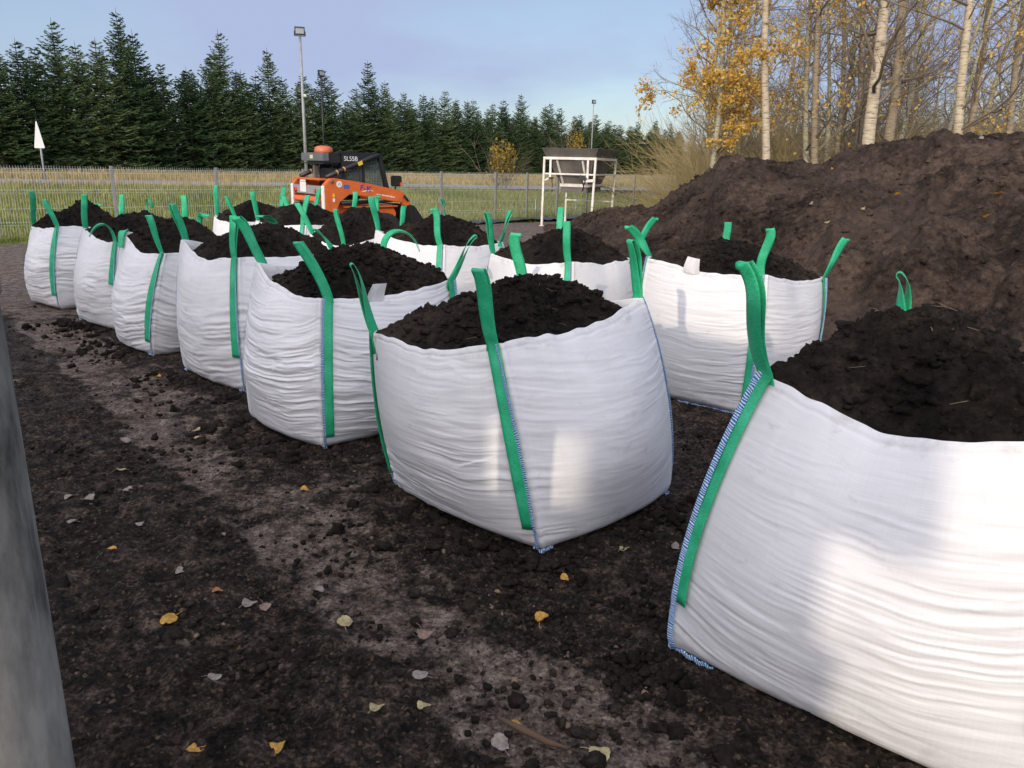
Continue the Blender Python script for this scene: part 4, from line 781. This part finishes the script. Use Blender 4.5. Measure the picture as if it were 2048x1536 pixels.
ASPEN = mat_bark('grey_brown_bark', (.34, .275, .19), (.08, .065, .05), (.25, .20, .13), 1.4)
LICH = mat_bark('lichen_bark', (.42, .40, .28), (.14, .12, .08), (.40, .32, .06))
TWIG = plain('brown_twigs', (.22, .175, .12), .85, 0, .15, 2)
TWIG2 = plain('olive_twigs', (.40, .315, .15), .85, 0, .2, 1.5)
YEL = mat_tint('autumn_leaves', [(0, (.46, .28, .06)), (.5, (.70, .45, .09)), (1, (.80, .60, .20))], .6, .35)
# base x, x and z at the upper picture edge, distance, width in photo pixels, bark, leaves, label
TR = [(6.37, 5.81, 5.41, 20, 16, BIRCH, 2400, 'slim birch left of the others, still hung with golden leaves'),
      (7.92, 7.39, 5.85, 21, 14, ASPEN, 900, 'olive grey tree with many low side branches, second from the left birch'),
      (8.14, 7.46, 6.04, 22, 11, LICH, 500, 'thin pale tree close against the olive grey one'),
      (8.45, 8.09, 5.49, 19, 26, BIRCH, 300, 'thickest pale birch trunk standing right behind the heap crest'),
      (9.73, 9.41, 5.89, 21, 22, ASPEN, 350, 'brownish trunk just right of the thickest birch'),
      (9.37, 8.94, 6.07, 22, 13, ASPEN, 250, 'slender brown trunk just left of the thickest birch'),
      (10.22, 10.98, 5.72, 20, 8, LICH, 20, 'thin lichen-yellow sapling leaning right'),
      (10.78, 11.4, 5.83, 20.5, 7, LICH, 20, 'thinnest lichen-covered sapling beside the leaning one'),
      (10.54, 10.05, 5.53, 19, 19, BIRCH, 500, 'straight pale birch trunk near the right edge'),
      (11.97, 11.53, 5.94, 21, 15, ASPEN, 700, 'tree right of the straight birch with some golden leaves'),
      (10.16, 9.51, 6.65, 25, 10, ASPEN, 10, 'far slim dark trunk between the birches'),
      (9.39, 8.76, 6.44, 24, 9, LICH, 400, 'far slim pale trunk behind the low branches'),
      (13.46, 13.07, 6.16, 22, 14, ASPEN, 1100, 'golden-leaved tree at the right edge of the picture')]
for i, (xb, xt, zt, Y, wpx, bark, nl, lab) in enumerate(TR):
    g = np.random.default_rng(300+i); H = 11.5 if wpx > 9 else 8.5; r = wpx/1540*Y/2*.95; n = 12; zz = np.linspace(-.2, H, n+1)
    k = zz/zt; x = (xt-xb)*np.where(k < 1, k, 1+(k-1)*.6)+.05*np.sin(zz*.9+i)*(zz > .3); y = .06*np.sin(zz*.7+i*2); tp = np.stack([x, y, zz], 1); trd = r*(1-.80*np.clip(zz/H, 0, 1)**1.1)+.01
    big = wpx > 9
    cfg = ([(26, 2.6, 6), (7, .55, 5), (6, .5, 3)] if bark is BIRCH else [(34, 2.5, 6), (8, .55, 5), (6, .5, 3)]) if big else [(16, 1.6, 5), (4, .5, 4), (3, .5, 3)]
    br = grow(g, (tp, trd), cfg, 2.6 if bark is BIRCH else 1.0, .6)
    root = empty('birch_tree' if bark is BIRCH else ('sapling' if wpx < 9 else 'bare_tree'), (xb, Y, 0), 0, lab, 'tree')
    link('trunk', tubes_mesh('trunk', br[:1]), bark, root); cr = link('crown', tubes_mesh('crown', br[1:]), TWIG, root)
    tips = np.vstack([b[0][1:] for b in br[1:] if b[2] == 3])
    if nl:
        w = tips[:, 2] < 7.5
        if i == 0: w &= tips[:, 0]+.25*(tips[:, 2]-3) < .35
        tq = tips[w]; m = int(nl*1.0); leaf_cards('foliage', tq[g.integers(0, len(tq), m)]+g.normal(0, .05, (m, 3))-np.array([0, 0, .04]), .072, g, YEL, cr)
# the leafy left limbs of the first birch
def leafy_limbs():
    g = np.random.default_rng(77); root = empty('birch_tree', (4.95, 20.9, 0), 0, 'golden birch at the left end of the wood, hanging over the heap', 'tree'); zz = np.linspace(-.2, 10.5, 11)
    tp = np.stack([.18*np.sin(zz*.5), 0*zz, zz], 1); br = grow(g, (tp, .075*(1-.8*zz/10.7)+.006), [(46, 2.1, 6), (8, .5, 5), (5, .5, 3)], 1.8, 1.3)
    link('trunk', tubes_mesh('trunk', br[:1]), LICH, root); cr = link('crown', tubes_mesh('crown', br[1:]), TWIG, root); tips = np.vstack([b[0][1:] for b in br[1:] if b[2] == 3]); tips = tips[tips[:, 2] < 8]
    dn = fbm(tips*.9, 3, 5); tips = tips[dn > -.30]; m = 11000; leaf_cards('foliage', tips[g.integers(0, len(tips), m)]+g.normal(0, .06, (m, 3)), .072, g, YEL, cr)
leafy_limbs()
# the leafless wood behind: shared meshes, each tree an object
bgp = []
for i in range(5):
    g = np.random.default_rng(500+i); H = 10.5; zz = np.linspace(-.2, H, 10); tp = np.stack([.25*np.sin(zz*.4+i), .2*np.sin(zz*.5+i*2), zz], 1)
    br = grow(g, (tp, .085*(1-.8*np.clip(zz/H, 0, 1))+.008), [(46, 2.8, 6), (8, .58, 5), (5, .5, 3)], .7, .3); a, b = tubes_mesh('trunk', br[:1]), tubes_mesh('crown', br[1:]); a.materials.append(ASPEN if i % 2 else LICH); b.materials.append(TWIG); bgp.append((b, a))
rng = random.Random(21)
spots = []
for k in range(34):
    Y = rng.uniform(25, 46); ang = rng.uniform(.225, .74); spots.append((Y*ang, Y))
for x, y in sorted(spots, key=lambda q: q[1]):
    c_, t_ = bgp[rng.randrange(5)]; k = rng.uniform(.75, 1.15); place_tree('bare_tree', (x, y, .1), rng.uniform(0, 6.3), (k, k, k), c_, t_, 'leafless thin tree in the wood behind the birches', 'tree', 'leafless trees in the wood')
# shrubs: arching stems
def shrub_mesh(seed, n, Hh, spread, lean=(0, 0)):
    g = np.random.default_rng(seed); br = []
    for k in range(n):
        a = g.uniform(0, 6.28); e = g.uniform(.35, 1.35); d = np.array([math.cos(a)*math.cos(e)*spread+lean[0], math.sin(a)*math.cos(e)*spread+lean[1], math.sin(e)]); d /= np.linalg.norm(d); p = np.append(g.normal(0, .22, 2), 0); Ls = Hh*g.uniform(.6, 1.2); pts = [p]
        for q in range(7): d = d+g.normal(0, .10, 3)-np.array([0, 0, .035*q*.5]); d /= np.linalg.norm(d); pts.append(pts[-1]+d*Ls/7)
        pts = np.array(pts); br.append((pts, np.linspace(.013, .003, 8), 3))
        for c in range(7):
            i = g.integers(1, 7); ax = pts[i]-pts[i-1]; ax /= np.linalg.norm(ax); nd = ax+g.normal(0, .45, 3); nd /= np.linalg.norm(nd); l2 = Ls*.32*g.uniform(.4, 1.2); br.append((np.array([pts[i], pts[i]+nd*l2*.5, pts[i]+nd*l2+g.normal(0, .04, 3)]), np.array([.006, .004, .002]), 3))
    return tubes_mesh('stems', br)
shp = [shrub_mesh(700+i, 90, 2.6, 1.0) for i in range(4)]
for m_ in shp: m_.materials.append(TWIG2)
def shrub(me, loc, rz, k, label, group=None):
    r = empty('bare_shrub', loc, rz, label, 'shrub', group); r.scale = (k, k, k); o = bpy.data.objects.new('stems', me); COL.objects.link(o); o.parent = r; return r
wl = shrub_mesh(777, 150, 3.4, 1.0, (-.55, -.1)); wl.materials.append(TWIG2); shrub(wl, (5.6, 24.0, .1), 0, .95, 'yellowish willow shrub leaning left over the end of the heap')
wl2 = shrub_mesh(778, 120, 3.2, 1.0, (-.3, 0)); wl2.materials.append(TWIG2); shrub(wl2, (7.0, 25.2, .1), 0, 1.0, 'upright yellowish shrub behind the leaning willow')
for k in range(84):
    Y = rng.uniform(22.5, 42); ang = rng.uniform(.25, .75); shrub(shp[k % 4], (Y*ang, Y, .1), rng.uniform(0, 6.3), rng.uniform(.85, 1.45)*(1+(Y-22)/45), 'leafless tan shrub in the undergrowth below the bare trees', 'undergrowth shrubs')
def autumn_shrub(loc, Hs, rs, n, seed, label, ratio=.9):
    g = np.random.default_rng(seed); r = empty('autumn_shrub', loc, 0, label, 'shrub'); m_ = shrub_mesh(seed, 30, Hs*.9, .55); m_.materials.append(TWIG); st = link('stems', m_, None, r)
    P = g.normal(size=(n, 3)); P /= np.linalg.norm(P, axis=1)[:, None]; P *= (g.random(n)**.4)[:, None]*np.array([rs, rs, Hs*.45]); P[:, 2] += Hs*.55; P = P[fbm(P*1.6, 3, seed) > -.15]
    leaf_cards('foliage', P, .11, g, mat_tint('turning_leaves', [(0, (.10, .09, .02)), (.5, (.26, .19, .035)), (1, (.50, .30, .05))], .6, .3), r)
autumn_shrub((-.75, 36.5, .62), 2.3, .75, 1100, 31, 'small yellow-leaved bush beyond the road left of the hopper')
autumn_shrub((3.2, 44.0, .62), 3.4, .55, 700, 32, 'orange-tipped sapling showing above the hopper', .9)

# ------------------------------------------------------------------ lamps and sign
def floodlight(x, y, z0, H, r, yaw, label, scale=1., cam_box=False, dark=False):
    root = empty('flood_lamp', (x, y, z0), yaw, label, 'flood lamp'); b = MB(); b.tube([(0, 0, 0), (0, 0, H*.5), (0, 0, H)], [r*1.2, r, r*.8], 12); b.build('pole', BLACK if dark else POSTM, root, True)
    h = MB(); h.box((0, -.05*scale, H+.20*scale), (.40*scale, .10*scale, .30*scale), Matrix.Rotation(-.25, 3, 'X')); h.bar((-.21*scale, 0, H+.02), (-.21*scale, -.03, H+.2*scale), .03*scale); h.bar((.21*scale, 0, H+.02), (.21*scale, -.03, H+.2*scale), .03*scale); h.bar((-.22*scale, 0, H+.02), (.22*scale, 0, H+.02), .03*scale); hd = h.build('lamp_head', BLACK, root, bevel=.006)
    g = MB(); g.box((0, -.108*scale, H+.186*scale), (.31*scale, .012, .21*scale), Matrix.Rotation(-.25, 3, 'X')); g.build('lens', plain('lamp_lens', (.30, .32, .34), .15), hd)
    if cam_box:
        c = MB(); c.box((.08, -.09, H*.64), (.10, .18, .09)); c.tube([(.0, 0, H*.64+.03), (.08, -.05, H*.64+.03)], .02, 6); c.build('camera_box', WHITE, root, bevel=.01)
floodlight(-7.93, 30, .45, 5.55, .055, .25, 'tall grey pole with a square flood lamp, rising behind the loader', .9, True)
floodlight(-10.85, 45, .6, 5.5, .045, .9, 'dark flood lamp on a thin pole against the spruces, right of the tall grey pole', 1.0, False, True)
floodlight(6.4, 70, .6, 6.3, .04, .6, 'small distant flood lamp above the spruces over the hopper', .95)
def sign():
    root = empty('warning_sign', (-19.3, 32.4, .55), R_(-40), 'triangular road sign on a grey post, seen nearly edge on from behind', 'road sign')
    p = MB(); p.tube([(0, .03, 0), (0, .03, 2.15)], .04, 10); p.build('post', POSTM, root, True)
    t = MB(); pts = [(-.50, 1.50), (-.54, 1.44), (-.50, 1.39), (.50, 1.39), (.54, 1.44), (.50, 1.50), (.05, 2.40), (0, 2.43), (-.05, 2.40)]; t.prism([(a, z) for a, z in pts], -.016, -.004); t.build('plate', plain('sign_back', (.72, .73, .72), .4, 0, .05), root)
    c = MB(); c.box((0, .012, 1.65), (.30, .03, .05)); c.box((0, .012, 2.02), (.22, .03, .05)); c.build('bracket', STEEL, root)
sign()
# scuffed post beside the photographer
def near_post():
    b = MB(); n = 40; b.tube([(0, 0, 0), (0, 0, .5), (0, 0, 1.0), (0, 0, 1.50), (0, 0, 1.565), (0, 0, 1.60), (0, 0, 1.62)], [.121, .120, .1195, .119, .118, .11, .085], n)
    root = empty('steel_post', (-.772, .93, 0), 0, 'scuffed grey steel post close to the camera at the left edge', 'post')
    m, t, bs = new_mat('scuffed_grey_steel'); l = t.links.new; g = node(t, 'ShaderNodeTexCoord'); mp = node(t, 'ShaderNodeMapping'); mp.inputs['Scale'].default_value = (6, 6, 2.2); l(g.outputs['Object'], mp.inputs['Vector'])
    n1 = node(t, 'ShaderNodeTexNoise', Scale=1.2, Detail=8, Roughness=.65); l(mp.outputs['Vector'], n1.inputs['Vector']); n2 = node(t, 'ShaderNodeTexNoise', Scale=9, Detail=8, Roughness=.7); l(mp.outputs['Vector'], n2.inputs['Vector'])
    r1 = ramp(t, [(.38, (.055, .051, .045)), (.50, (.20, .188, .165)), (.62, (.32, .305, .27))]); l(n1.outputs['Fac'], r1.inputs['Fac'])
    mp2 = node(t, 'ShaderNodeMapping'); mp2.inputs['Scale'].default_value = (26, 26, 1.6); l(g.outputs['Object'], mp2.inputs['Vector']); l(mp2.outputs['Vector'], n2.inputs['Vector']); n2.inputs['Scale'].default_value = 1.6; r2 = ramp(t, [(.585, (0, 0, 0)), (.64, (1, 1, 1))]); l(n2.outputs['Fac'], r2.inputs['Fac']); mi = node(t, 'ShaderNodeMix', data_type='RGBA'); l(r2.outputs['Color'], mi.inputs['Factor']); l(r1.outputs['Color'], mi.inputs['A']); mi.inputs['B'].default_value = (.26, .26, .25, 1)
    l(mi.outputs['Result'], bs.inputs['Base Color']); bs.inputs['Roughness'].default_value = .7; bs.inputs['Specular IOR Level'].default_value = .25; bs.inputs['Metallic'].default_value = 0
    bp = node(t, 'ShaderNodeBump', Strength=.3, Distance=.004); l(n2.outputs['Fac'], bp.inputs['Height']); l(bp.outputs['Normal'], bs.inputs['Normal'])
    b.build('shaft', m, root, True); c = MB(); c.tube([(0, 0, 1.575), (0, 0, 1.60), (0, 0, 1.625)], [.1225, .122, .10], n); c.build('collar', BLACK, root, True)
near_post()

# ------------------------------------------------------------------ hopper on a white frame
def hopper():
    c, s_ = math.cos(R_(22)), math.sin(R_(22)); root = empty('hopper', (2.24, 22.95, 0), R_(-22)+math.pi*0, 'grey metal hopper on a white steel frame beside the heap', 'hopper')
    # local: +x to the right along the front, front edge y=0 pushed back to +y; origin at the right front foot
    root.rotation_euler = (0, 0, R_(-22)); Wd, Dp, Ht = 1.56, 2.2, 1.96
    for (x, y) in ((-Wd, 0), (0, 0), (-Wd, Dp), (0, Dp)):
        b = MB(); lean = -.05 if x == 0 else -.02; b.bar((x+lean, y, 0), (x, y, Ht), .062); b.box((x+lean, y, .01), (.14, .14, .02)); b.build('leg', WHITE, root, bevel=.006)
    f = MB(); h = .06
    for y in (0, Dp): f.bar((-Wd-.03, y, Ht+.0), (.03, y, Ht+.0), .07, .075)
    for x in (-Wd, 0): f.bar((x, .037, Ht), (x, Dp-.037, Ht), .066, .07)
    f.bar((-Wd+.033, -.002, 1.52), (-.033, -.002, 1.52), .045); f.bar((.0, .035, 1.52), (.0, Dp-.035, 1.52), .045); f.bar((-Wd, .035, 1.52), (-Wd, Dp-.035, 1.52), .045)
    f.bar((-Wd, Dp-.02, .70), (-.02, Dp-.02, .70), .04); f.build('frame', WHITE, root, bevel=.005)
    for x in (-Wd+.20, -.22):
        b = MB(); b.bar((x, -.01, 1.92), (x, -.01, 1.40), .06); b.build('strut', WHITE, root, bevel=.005)
    for x0, x1 in ((-Wd+.38, -Wd+.50), (-.40, -.33)):
        b = MB(); b.bar((x0, .03, 1.90), (x1, .30, 1.25), .05); b.build('rib', WHITE, root, bevel=.005)
    # bin: flared collar, tapering body, spout
    def ring(x0, x1, y0, y1, z): return [(x0, y0, z), (x1, y0, z), (x1, y1, z), (x0, y1, z)]
    rings = [ring(-Wd-.06, .10, -.12, Dp+.12, 2.24), ring(-Wd+.05, -.05, .05, Dp-.06, 1.98), ring(-Wd+.42, -.30, .34, Dp-.50, 1.22), ring(-Wd+.42, -.30, .34, Dp-.50, 1.00)]
    b = MB(); V = [p for r in rings for p in r]; F = []
    for k in range(3):
        for i in range(4): F.append((k*4+i, k*4+(i+1) % 4, k*4+4+(i+1) % 4, k*4+4+i))
    n = len(V); cx = (-Wd/2, Dp/2); V2 = [(p[0]+(.012 if p[0] < cx[0] else -.012), p[1]+(.012 if p[1] < cx[1] else -.012), p[2]+(.004 if i < 4 else 0)) for i, p in enumerate(V)]
    b.add(V, F); b.add(V2, [f_[::-1] for f_ in F]); b.add([*V[:4], *V2[:4]], [(i, (i+1) % 4, 4+(i+1) % 4, 4+i) for i in range(4)]); b.add([*V[12:], *V2[12:]], [(i, (i+1) % 4, 4+(i+1) % 4, 4+i) for i in range(4)])
    b.build('bin', plain('weathered_sheet_steel', (.165, .15, .135), .65, .1, .2, 3), root, fix=False)
    k = MB(); k.bar((-Wd+.40, .32, 1.20), (-.28, .32, 1.20), .05, .09); k.bar((-.28, .345, 1.20), (-.28, Dp-.48, 1.20), .05, .07); k.build('spout_collar', WHITE, root, bevel=.005)
    a = MB(); a.bar((-Wd+.04, -.02, 1.33), (-Wd+.22, -.03, 1.42), .05); a.bar((-.34, -.02, 1.34), (-.02, -.02, 1.36), .07, .08); a.build('bracket', WHITE, root, bevel=.005)
    d = MB(); d.box((-Wd+.24, -.05, 1.40), (.12, .08, .05)); d.tube([(-Wd+.26, -.05, 1.39), (-Wd+.30, -.08, 1.24), (-Wd+.29, -.07, 1.12)], .012, 6); d.build('clamp', BLACK, root)
    d = MB(); d.box((-.34, -.03, 1.42), (.22, .10, .10), Matrix.Rotation(.4, 3, 'Y')); d.tube([(-.38, -.05, 1.40), (-.30, -.07, 1.18), (-.34, -.07, 1.05)], .022, 6); d.tube([(-.26, -.05, 1.40), (-.33, -.06, 1.08)], .016, 6); d.build('clamp', BLACK, root)
    e = MB(); e.tube([(-.3, Dp-.5, 1.16), (-.05, Dp-.3, 1.12), (.05, Dp-.2, .96), (.1, Dp-.1, .9)], .012, 6); e.build('cable', BLACK, root, True)
hopper()

# ------------------------------------------------------------------ orange skid loader
def text_mesh(body, size, name, mat, parent, M, ext=.004, sx=1.):
    cu = bpy.data.curves.new(name, 'FONT'); cu.body = body; cu.size = size; cu.extrude = ext; o = bpy.data.objects.new(name, cu); COL.objects.link(o); bpy.context.view_layer.update()
    me = bpy.data.meshes.new_from_object(o.evaluated_get(bpy.context.evaluated_depsgraph_get())); COL.objects.unlink(o); bpy.data.objects.remove(o)
    ob = link(name, me, mat, parent); ob.matrix_local = M @ Matrix.Diagonal((sx, 1, 1, 1)); return ob
def loader():
    root = empty('skid_loader', (-4.22, 16.1, 0), R_(41), 'orange and black skid steer loader standing before the mesh fence', 'loader')
    WHT = plain('decal_white', (.75, .75, .73), .5, 0, .03); BLU = plain('decal_blue', (.02, .04, .34), .5, 0, .05); YELD = plain('decal_yellow', (.75, .55, .02), .5); RED = plain('tail_lamp_red', (.55, .02, .02), .25)
    HW = .74                                                                                   # half width over the arms; near side is y = -HW
    for sy in (-1, 1):
        y0, y1 = (-HW, -HW+.13) if sy < 0 else (HW-.13, HW); a = MB()
        a.prism([(-.03, .78), (-.04, 1.27), (.10, 1.40), (.20, 1.41), (.95, 1.31), (1.70, 1.17), (1.80, 1.12), (1.76, .92), (1.66, .93), (1.10, 1.02), (.52, 1.10), (.30, .95), (.17, .70)], y0, y1)
        arm = a.build('lift_arm', ORANGE, root, bevel=.012)
        if sy < 0:
            y = -HW-.004; M = lambda x, z, rx=0: Matrix.Translation((x, y, z)) @ Matrix.Rotation(rx, 4, 'Y') @ Matrix.Rotation(math.pi/2, 4, 'X')
            text_mesh('F-K', .15, 'logo_lettering', BLU, arm, M(.74, 1.185, .14), .004, 1.25)
            sw = MB(); sw.prism([(.80, 1.145), (.95, 1.165), (1.06, 1.155), (1.06, 1.165), (.93, 1.185), (.80, 1.16)], y-.002, y+.003); sw.build('logo_swoosh', WHT, arm)
            text_mesh('www.', .05, 'web_lettering', WHT, arm, M(1.13, 1.085, .16), .004)
            st = MB()
            for q in range(9): st.box((1.28+q*.034, y, 1.078-.0052*q), (.022, .004, .026 if q % 3 else .034))
            st.build('web_lettering', WHT, arm)
            dsc = MB(); dsc.tube([(.285, y+.003, 1.295), (.285, y-.003, 1.295)], .062, 24); dk = dsc.build('round_decal', WHT, arm)
            text_mesh('15', .065, 'decal_lettering', BLACK, dk, M(.253, 1.272), .005)
            bd = MB(); bd.box((.445, y, 1.25), (.125, .005, .075)); bd.box((.445, y-.001, 1.28), (.12, .005, .012)); bd.build('blue_decal', plain('decal_mid_blue', (.05, .12, .42), .5), arm)
            yd = MB(); yd.box((.155, y, 1.08), (.045, .005, .07)); yd.build('yellow_decal', YELD, arm); wd_ = MB(); wd_.box((.155, y, .99), (.045, .005, .07)); wd_.build('white_decal', WHT, arm)
            bo = MB(); bo.tube([(.12, y+.002, 1.345), (.12, y-.02, 1.345)], .03, 14); bo.build('pivot_bolt', GREYM, arm, True)
        ed = MB(); ed.prism([(-.052, .79), (-.052, 1.25), (-.036, 1.265), (-.034, .79)], y0+.01, y1-.01); ed.build('reflective_strip', WHT, arm)
        kn = MB(); kn.prism([(1.75, 1.14), (1.86, 1.06), (1.97, .93), (1.98, .85), (1.80, .86), (1.74, .92)], y0+.02, y1-.02); kn.build('arm_knuckle', ORANGE, root, bevel=.01)
        lk = MB(); lk.bar((1.80, y0-.006, 1.06), (1.90, y0-.006, .95), .05, .012, (0, 1, 0)); lk.build('link_bar', BLACK, root)
        cy = MB(); yy = (y0+y1)/2; cy.tube([(.32, yy, .93), (1.02, yy, .945)], .038, 12); cy.tube([(1.02, yy, .945), (1.66, yy, .96)], .022, 10); cy.build('hydraulic_cylinder', BLACK, root, True)
        bar = MB(); bar.tube([(.10, sy*.56, 1.42), (.45, sy*.56, 1.56), (1.15, sy*.54, 1.82), (1.32, sy*.53, 1.86)], .047, 8); gb = bar.build('guard_tube', BLACK, root, True)
        for xx, zz in ((.33, 1.51), (.49, 1.575)):
            tp = MB(); tp.tube([(xx, sy*.56, zz), (xx+.025, sy*.56, zz+.01)], .051, 8); tp.build('tape_band', plain('tan_tape', (.55, .33, .12), .6), gb, True)
        if sy < 0:
            yl = MB(); yl.bar((.80, -.61, 1.685), (.90, -.608, 1.722), .075, .008, (0, 1, 0)); yl.build('yellow_decal', YELD, gb)
        for xx in (.36, 1.32):
            w = MB(); yc = sy*.70; w.tube([(xx, yc-.11, .36), (xx, yc-.095, .36), (xx, yc+.095, .36), (xx, yc+.11, .36)], [.30, .36, .36, .30], 28); tyre = w.build('tyre', RUBBER, root, False)
            for q in range(22):
                pass
            h = MB(); h.tube([(xx, yc+sy*.10, .36), (xx, yc+sy*.122, .36)], .19, 20); h.build('rim', ORANGE, tyre, True)
    # chassis and cab
    ch = MB(); ch.prism([(.02, .32), (.02, .80), (.30, .88), (1.62, .88), (1.72, .70), (1.60, .26), (.30, .22)], -.56, .56); ch.build('chassis', ORANGE, root, bevel=.015)
    sk = MB(); sk.box((1.05, -.60, .845), (1.30, .10, .03)); sk.box((1.05, .60, .845), (1.30, .10, .03)); sk.build('fender', ORANGE, root, bevel=.006)
    rp_ = MB(); rp_.box((-.01, 0, 1.17), (.10, 1.22, .17)); rp_.build('rear_panel', plain('grey_rear_panel', (.30, .30, .30), .5), root, bevel=.012)
    hd = MB(); hd.prism([(-.10, .99), (-.06, 1.04), (.35, 1.09), (.35, .95), (-.10, .95)], -.55, .55); hd.build('engine_hood', ORANGE, root, bevel=.01)
    gr = MB(); gr.box((-.02, 0, .80), (.08, 1.1, .26)); grille = gr.build('rear_grille', plain('grille_grey', (.20, .19, .175), .6), root, bevel=.01)
    sl = MB()
    for q in range(4): sl.box((-.062, .12, .73+q*.045), (.008, .50, .016))
    sl.tube([(-.058, -.38, .80), (-.07, -.38, .80)], .07, 18); sl.build('vent_slot', BLACK, grille)
    pl = MB(); pl.box((-.068, .12, 1.22), (.008, .26, .20)); pl.box((-.068, .12, 1.345), (.008, .24, .03)); pl.build('number_plate', WHT, root)
    for yy in (.46, -.46):
        tl = MB(); tl.tube([(-.055, yy, 1.15), (-.085, yy, 1.15)], .055, 18); tl.build('tail_lamp', RED, root, True)
    pa = MB(); pa.box((.10, .0, 1.38), (.30, 1.15, .035)); pa.build('rear_deck', ORANGE, root, bevel=.008)
    cab = MB()
    for sy in (-1, 1):
        y0 = sy*.47; cab.prism([(.50, 1.60), (.50, 1.90), (1.40, 1.885), (1.42, 1.82), (1.05, 1.78), (.62, 1.58)], y0-.02, y0+.02)                   # roof side
        cab.bar((1.37, y0, 1.86), (1.55, y0, 1.14), .09, .09); cab.bar((.52, y0, 1.62), (.54, y0, 1.0), .07, .07); cab.bar((.98, y0, 1.76), (1.0, y0, 1.12), .035, .04)
        cab.bar((.52, y0, 1.10), (1.52, y0, 1.12), .06, .06)
    cab.box((.93, 0, 1.895), (.96, .98, .035)); cab.box((.52, 0, 1.30), (.03, .90, .58)); cabo = cab.build('cab', BLACK, root, bevel=.006)
    text_mesh('SL55B', .125, 'model_lettering', WHT, cabo, Matrix.Translation((.545, -.494, 1.745)) @ Matrix.Rotation(math.pi/2, 4, 'X'), .003, 1.0)
    for sy in (-1, 1):
        g = MB(); g.prism([(.57, 1.15), (.57, 1.58), (1.02, 1.76), (1.36, 1.80), (1.49, 1.15)], sy*.462-.003, sy*.462+.003); g.build('side_window', GLASS, cabo)
        ms = MB()
        for q in range(14): ms.bar((.60+q*.062, sy*.445, 1.15), (.60+q*.062, sy*.445, 1.54+.012*q), .006)
        for q in range(7): ms.bar((.57, sy*.438, 1.18+q*.055), (1.46, sy*.438, 1.18+q*.055), .006)
        ms.build('window_mesh', BLACK, cabo)
    se = MB(); se.box((.86, 0, 1.02), (.40, .44, .12)); se.box((.68, 0, 1.26), (.10, .42, .42), Matrix.Rotation(-.12, 3, 'Y')); se.build('seat', BLACK, cabo, bevel=.03)
    wt = MB(); wt.box((.76, -.30, 1.55), (.10, .02, .09)); wt.build('white_tag', WHT, cabo)
    vb = MB(); vb.box((.36, 0, 1.79), (.28, .90, .19)); vb.box((.30, 0, 1.685), (.36, .84, .025)); vb.build('roof_vent_box', BLACK, root, bevel=.012)
    lb = MB(); lb.box((.16, 0, 1.81), (.12, .98, .16)); lbo = lb.build('rear_light_bar', plain('light_bar_grey', (.14, .145, .15), .4), root, bevel=.012); ll = MB(); ll.box((.097, .02, 1.81), (.008, .12, .07)); ll.build('lamp', plain('lamp_cream', (.62, .55, .36), .3), lbo)
    bc = MB(); bc.tube([(.36, .0, 1.885), (.36, .0, 1.91), (.36, .0, 1.99), (.36, 0, 2.02), (.36, 0, 2.03)], [.17, .185, .175, .12, .05], 22); bc.build('beacon', ORANGE2, root, True)
    ex = MB(); ex.box((.26, .18, 1.53), (.09, .09, .30)); ex.build('exhaust_stack', GREYM, root, bevel=.008)
    for sy in (-1,):
        h = MB(); h.tube([(1.66, sy*.60, 1.16), (1.68, sy*.60, 1.26)], .018, 8); h.build('lamp_stalk', BLACK, root, True); l_ = MB(); l_.box((1.70, sy*.60, 1.36), (.19, .17, .22)); lo = l_.build('work_lamp', BLACK, root, bevel=.02); oi = MB(); oi.box((1.80, sy*.60, 1.31), (.02, .10, .08)); oi.box((1.77, sy*.689, 1.30), (.06, .012, .07)); oi.build('indicator', ORANGE2, lo)
    bk = MB(); bk.prism([(1.92, .88), (2.02, .86), (2.05, .55), (2.20, .28), (2.55, .22), (2.55, .19), (2.10, .20), (1.95, .50)], -.80, .80); bk.prism([(1.97, .84), (2.02, .84), (2.50, .25), (2.50, .21), (2.05, .30)], -.82, -.795); bk.prism([(1.97, .84), (2.02, .84), (2.50, .25), (2.50, .21), (2.05, .30)], .795, .82); bk.build('bucket', BLACK, root, fix=True)
loader()
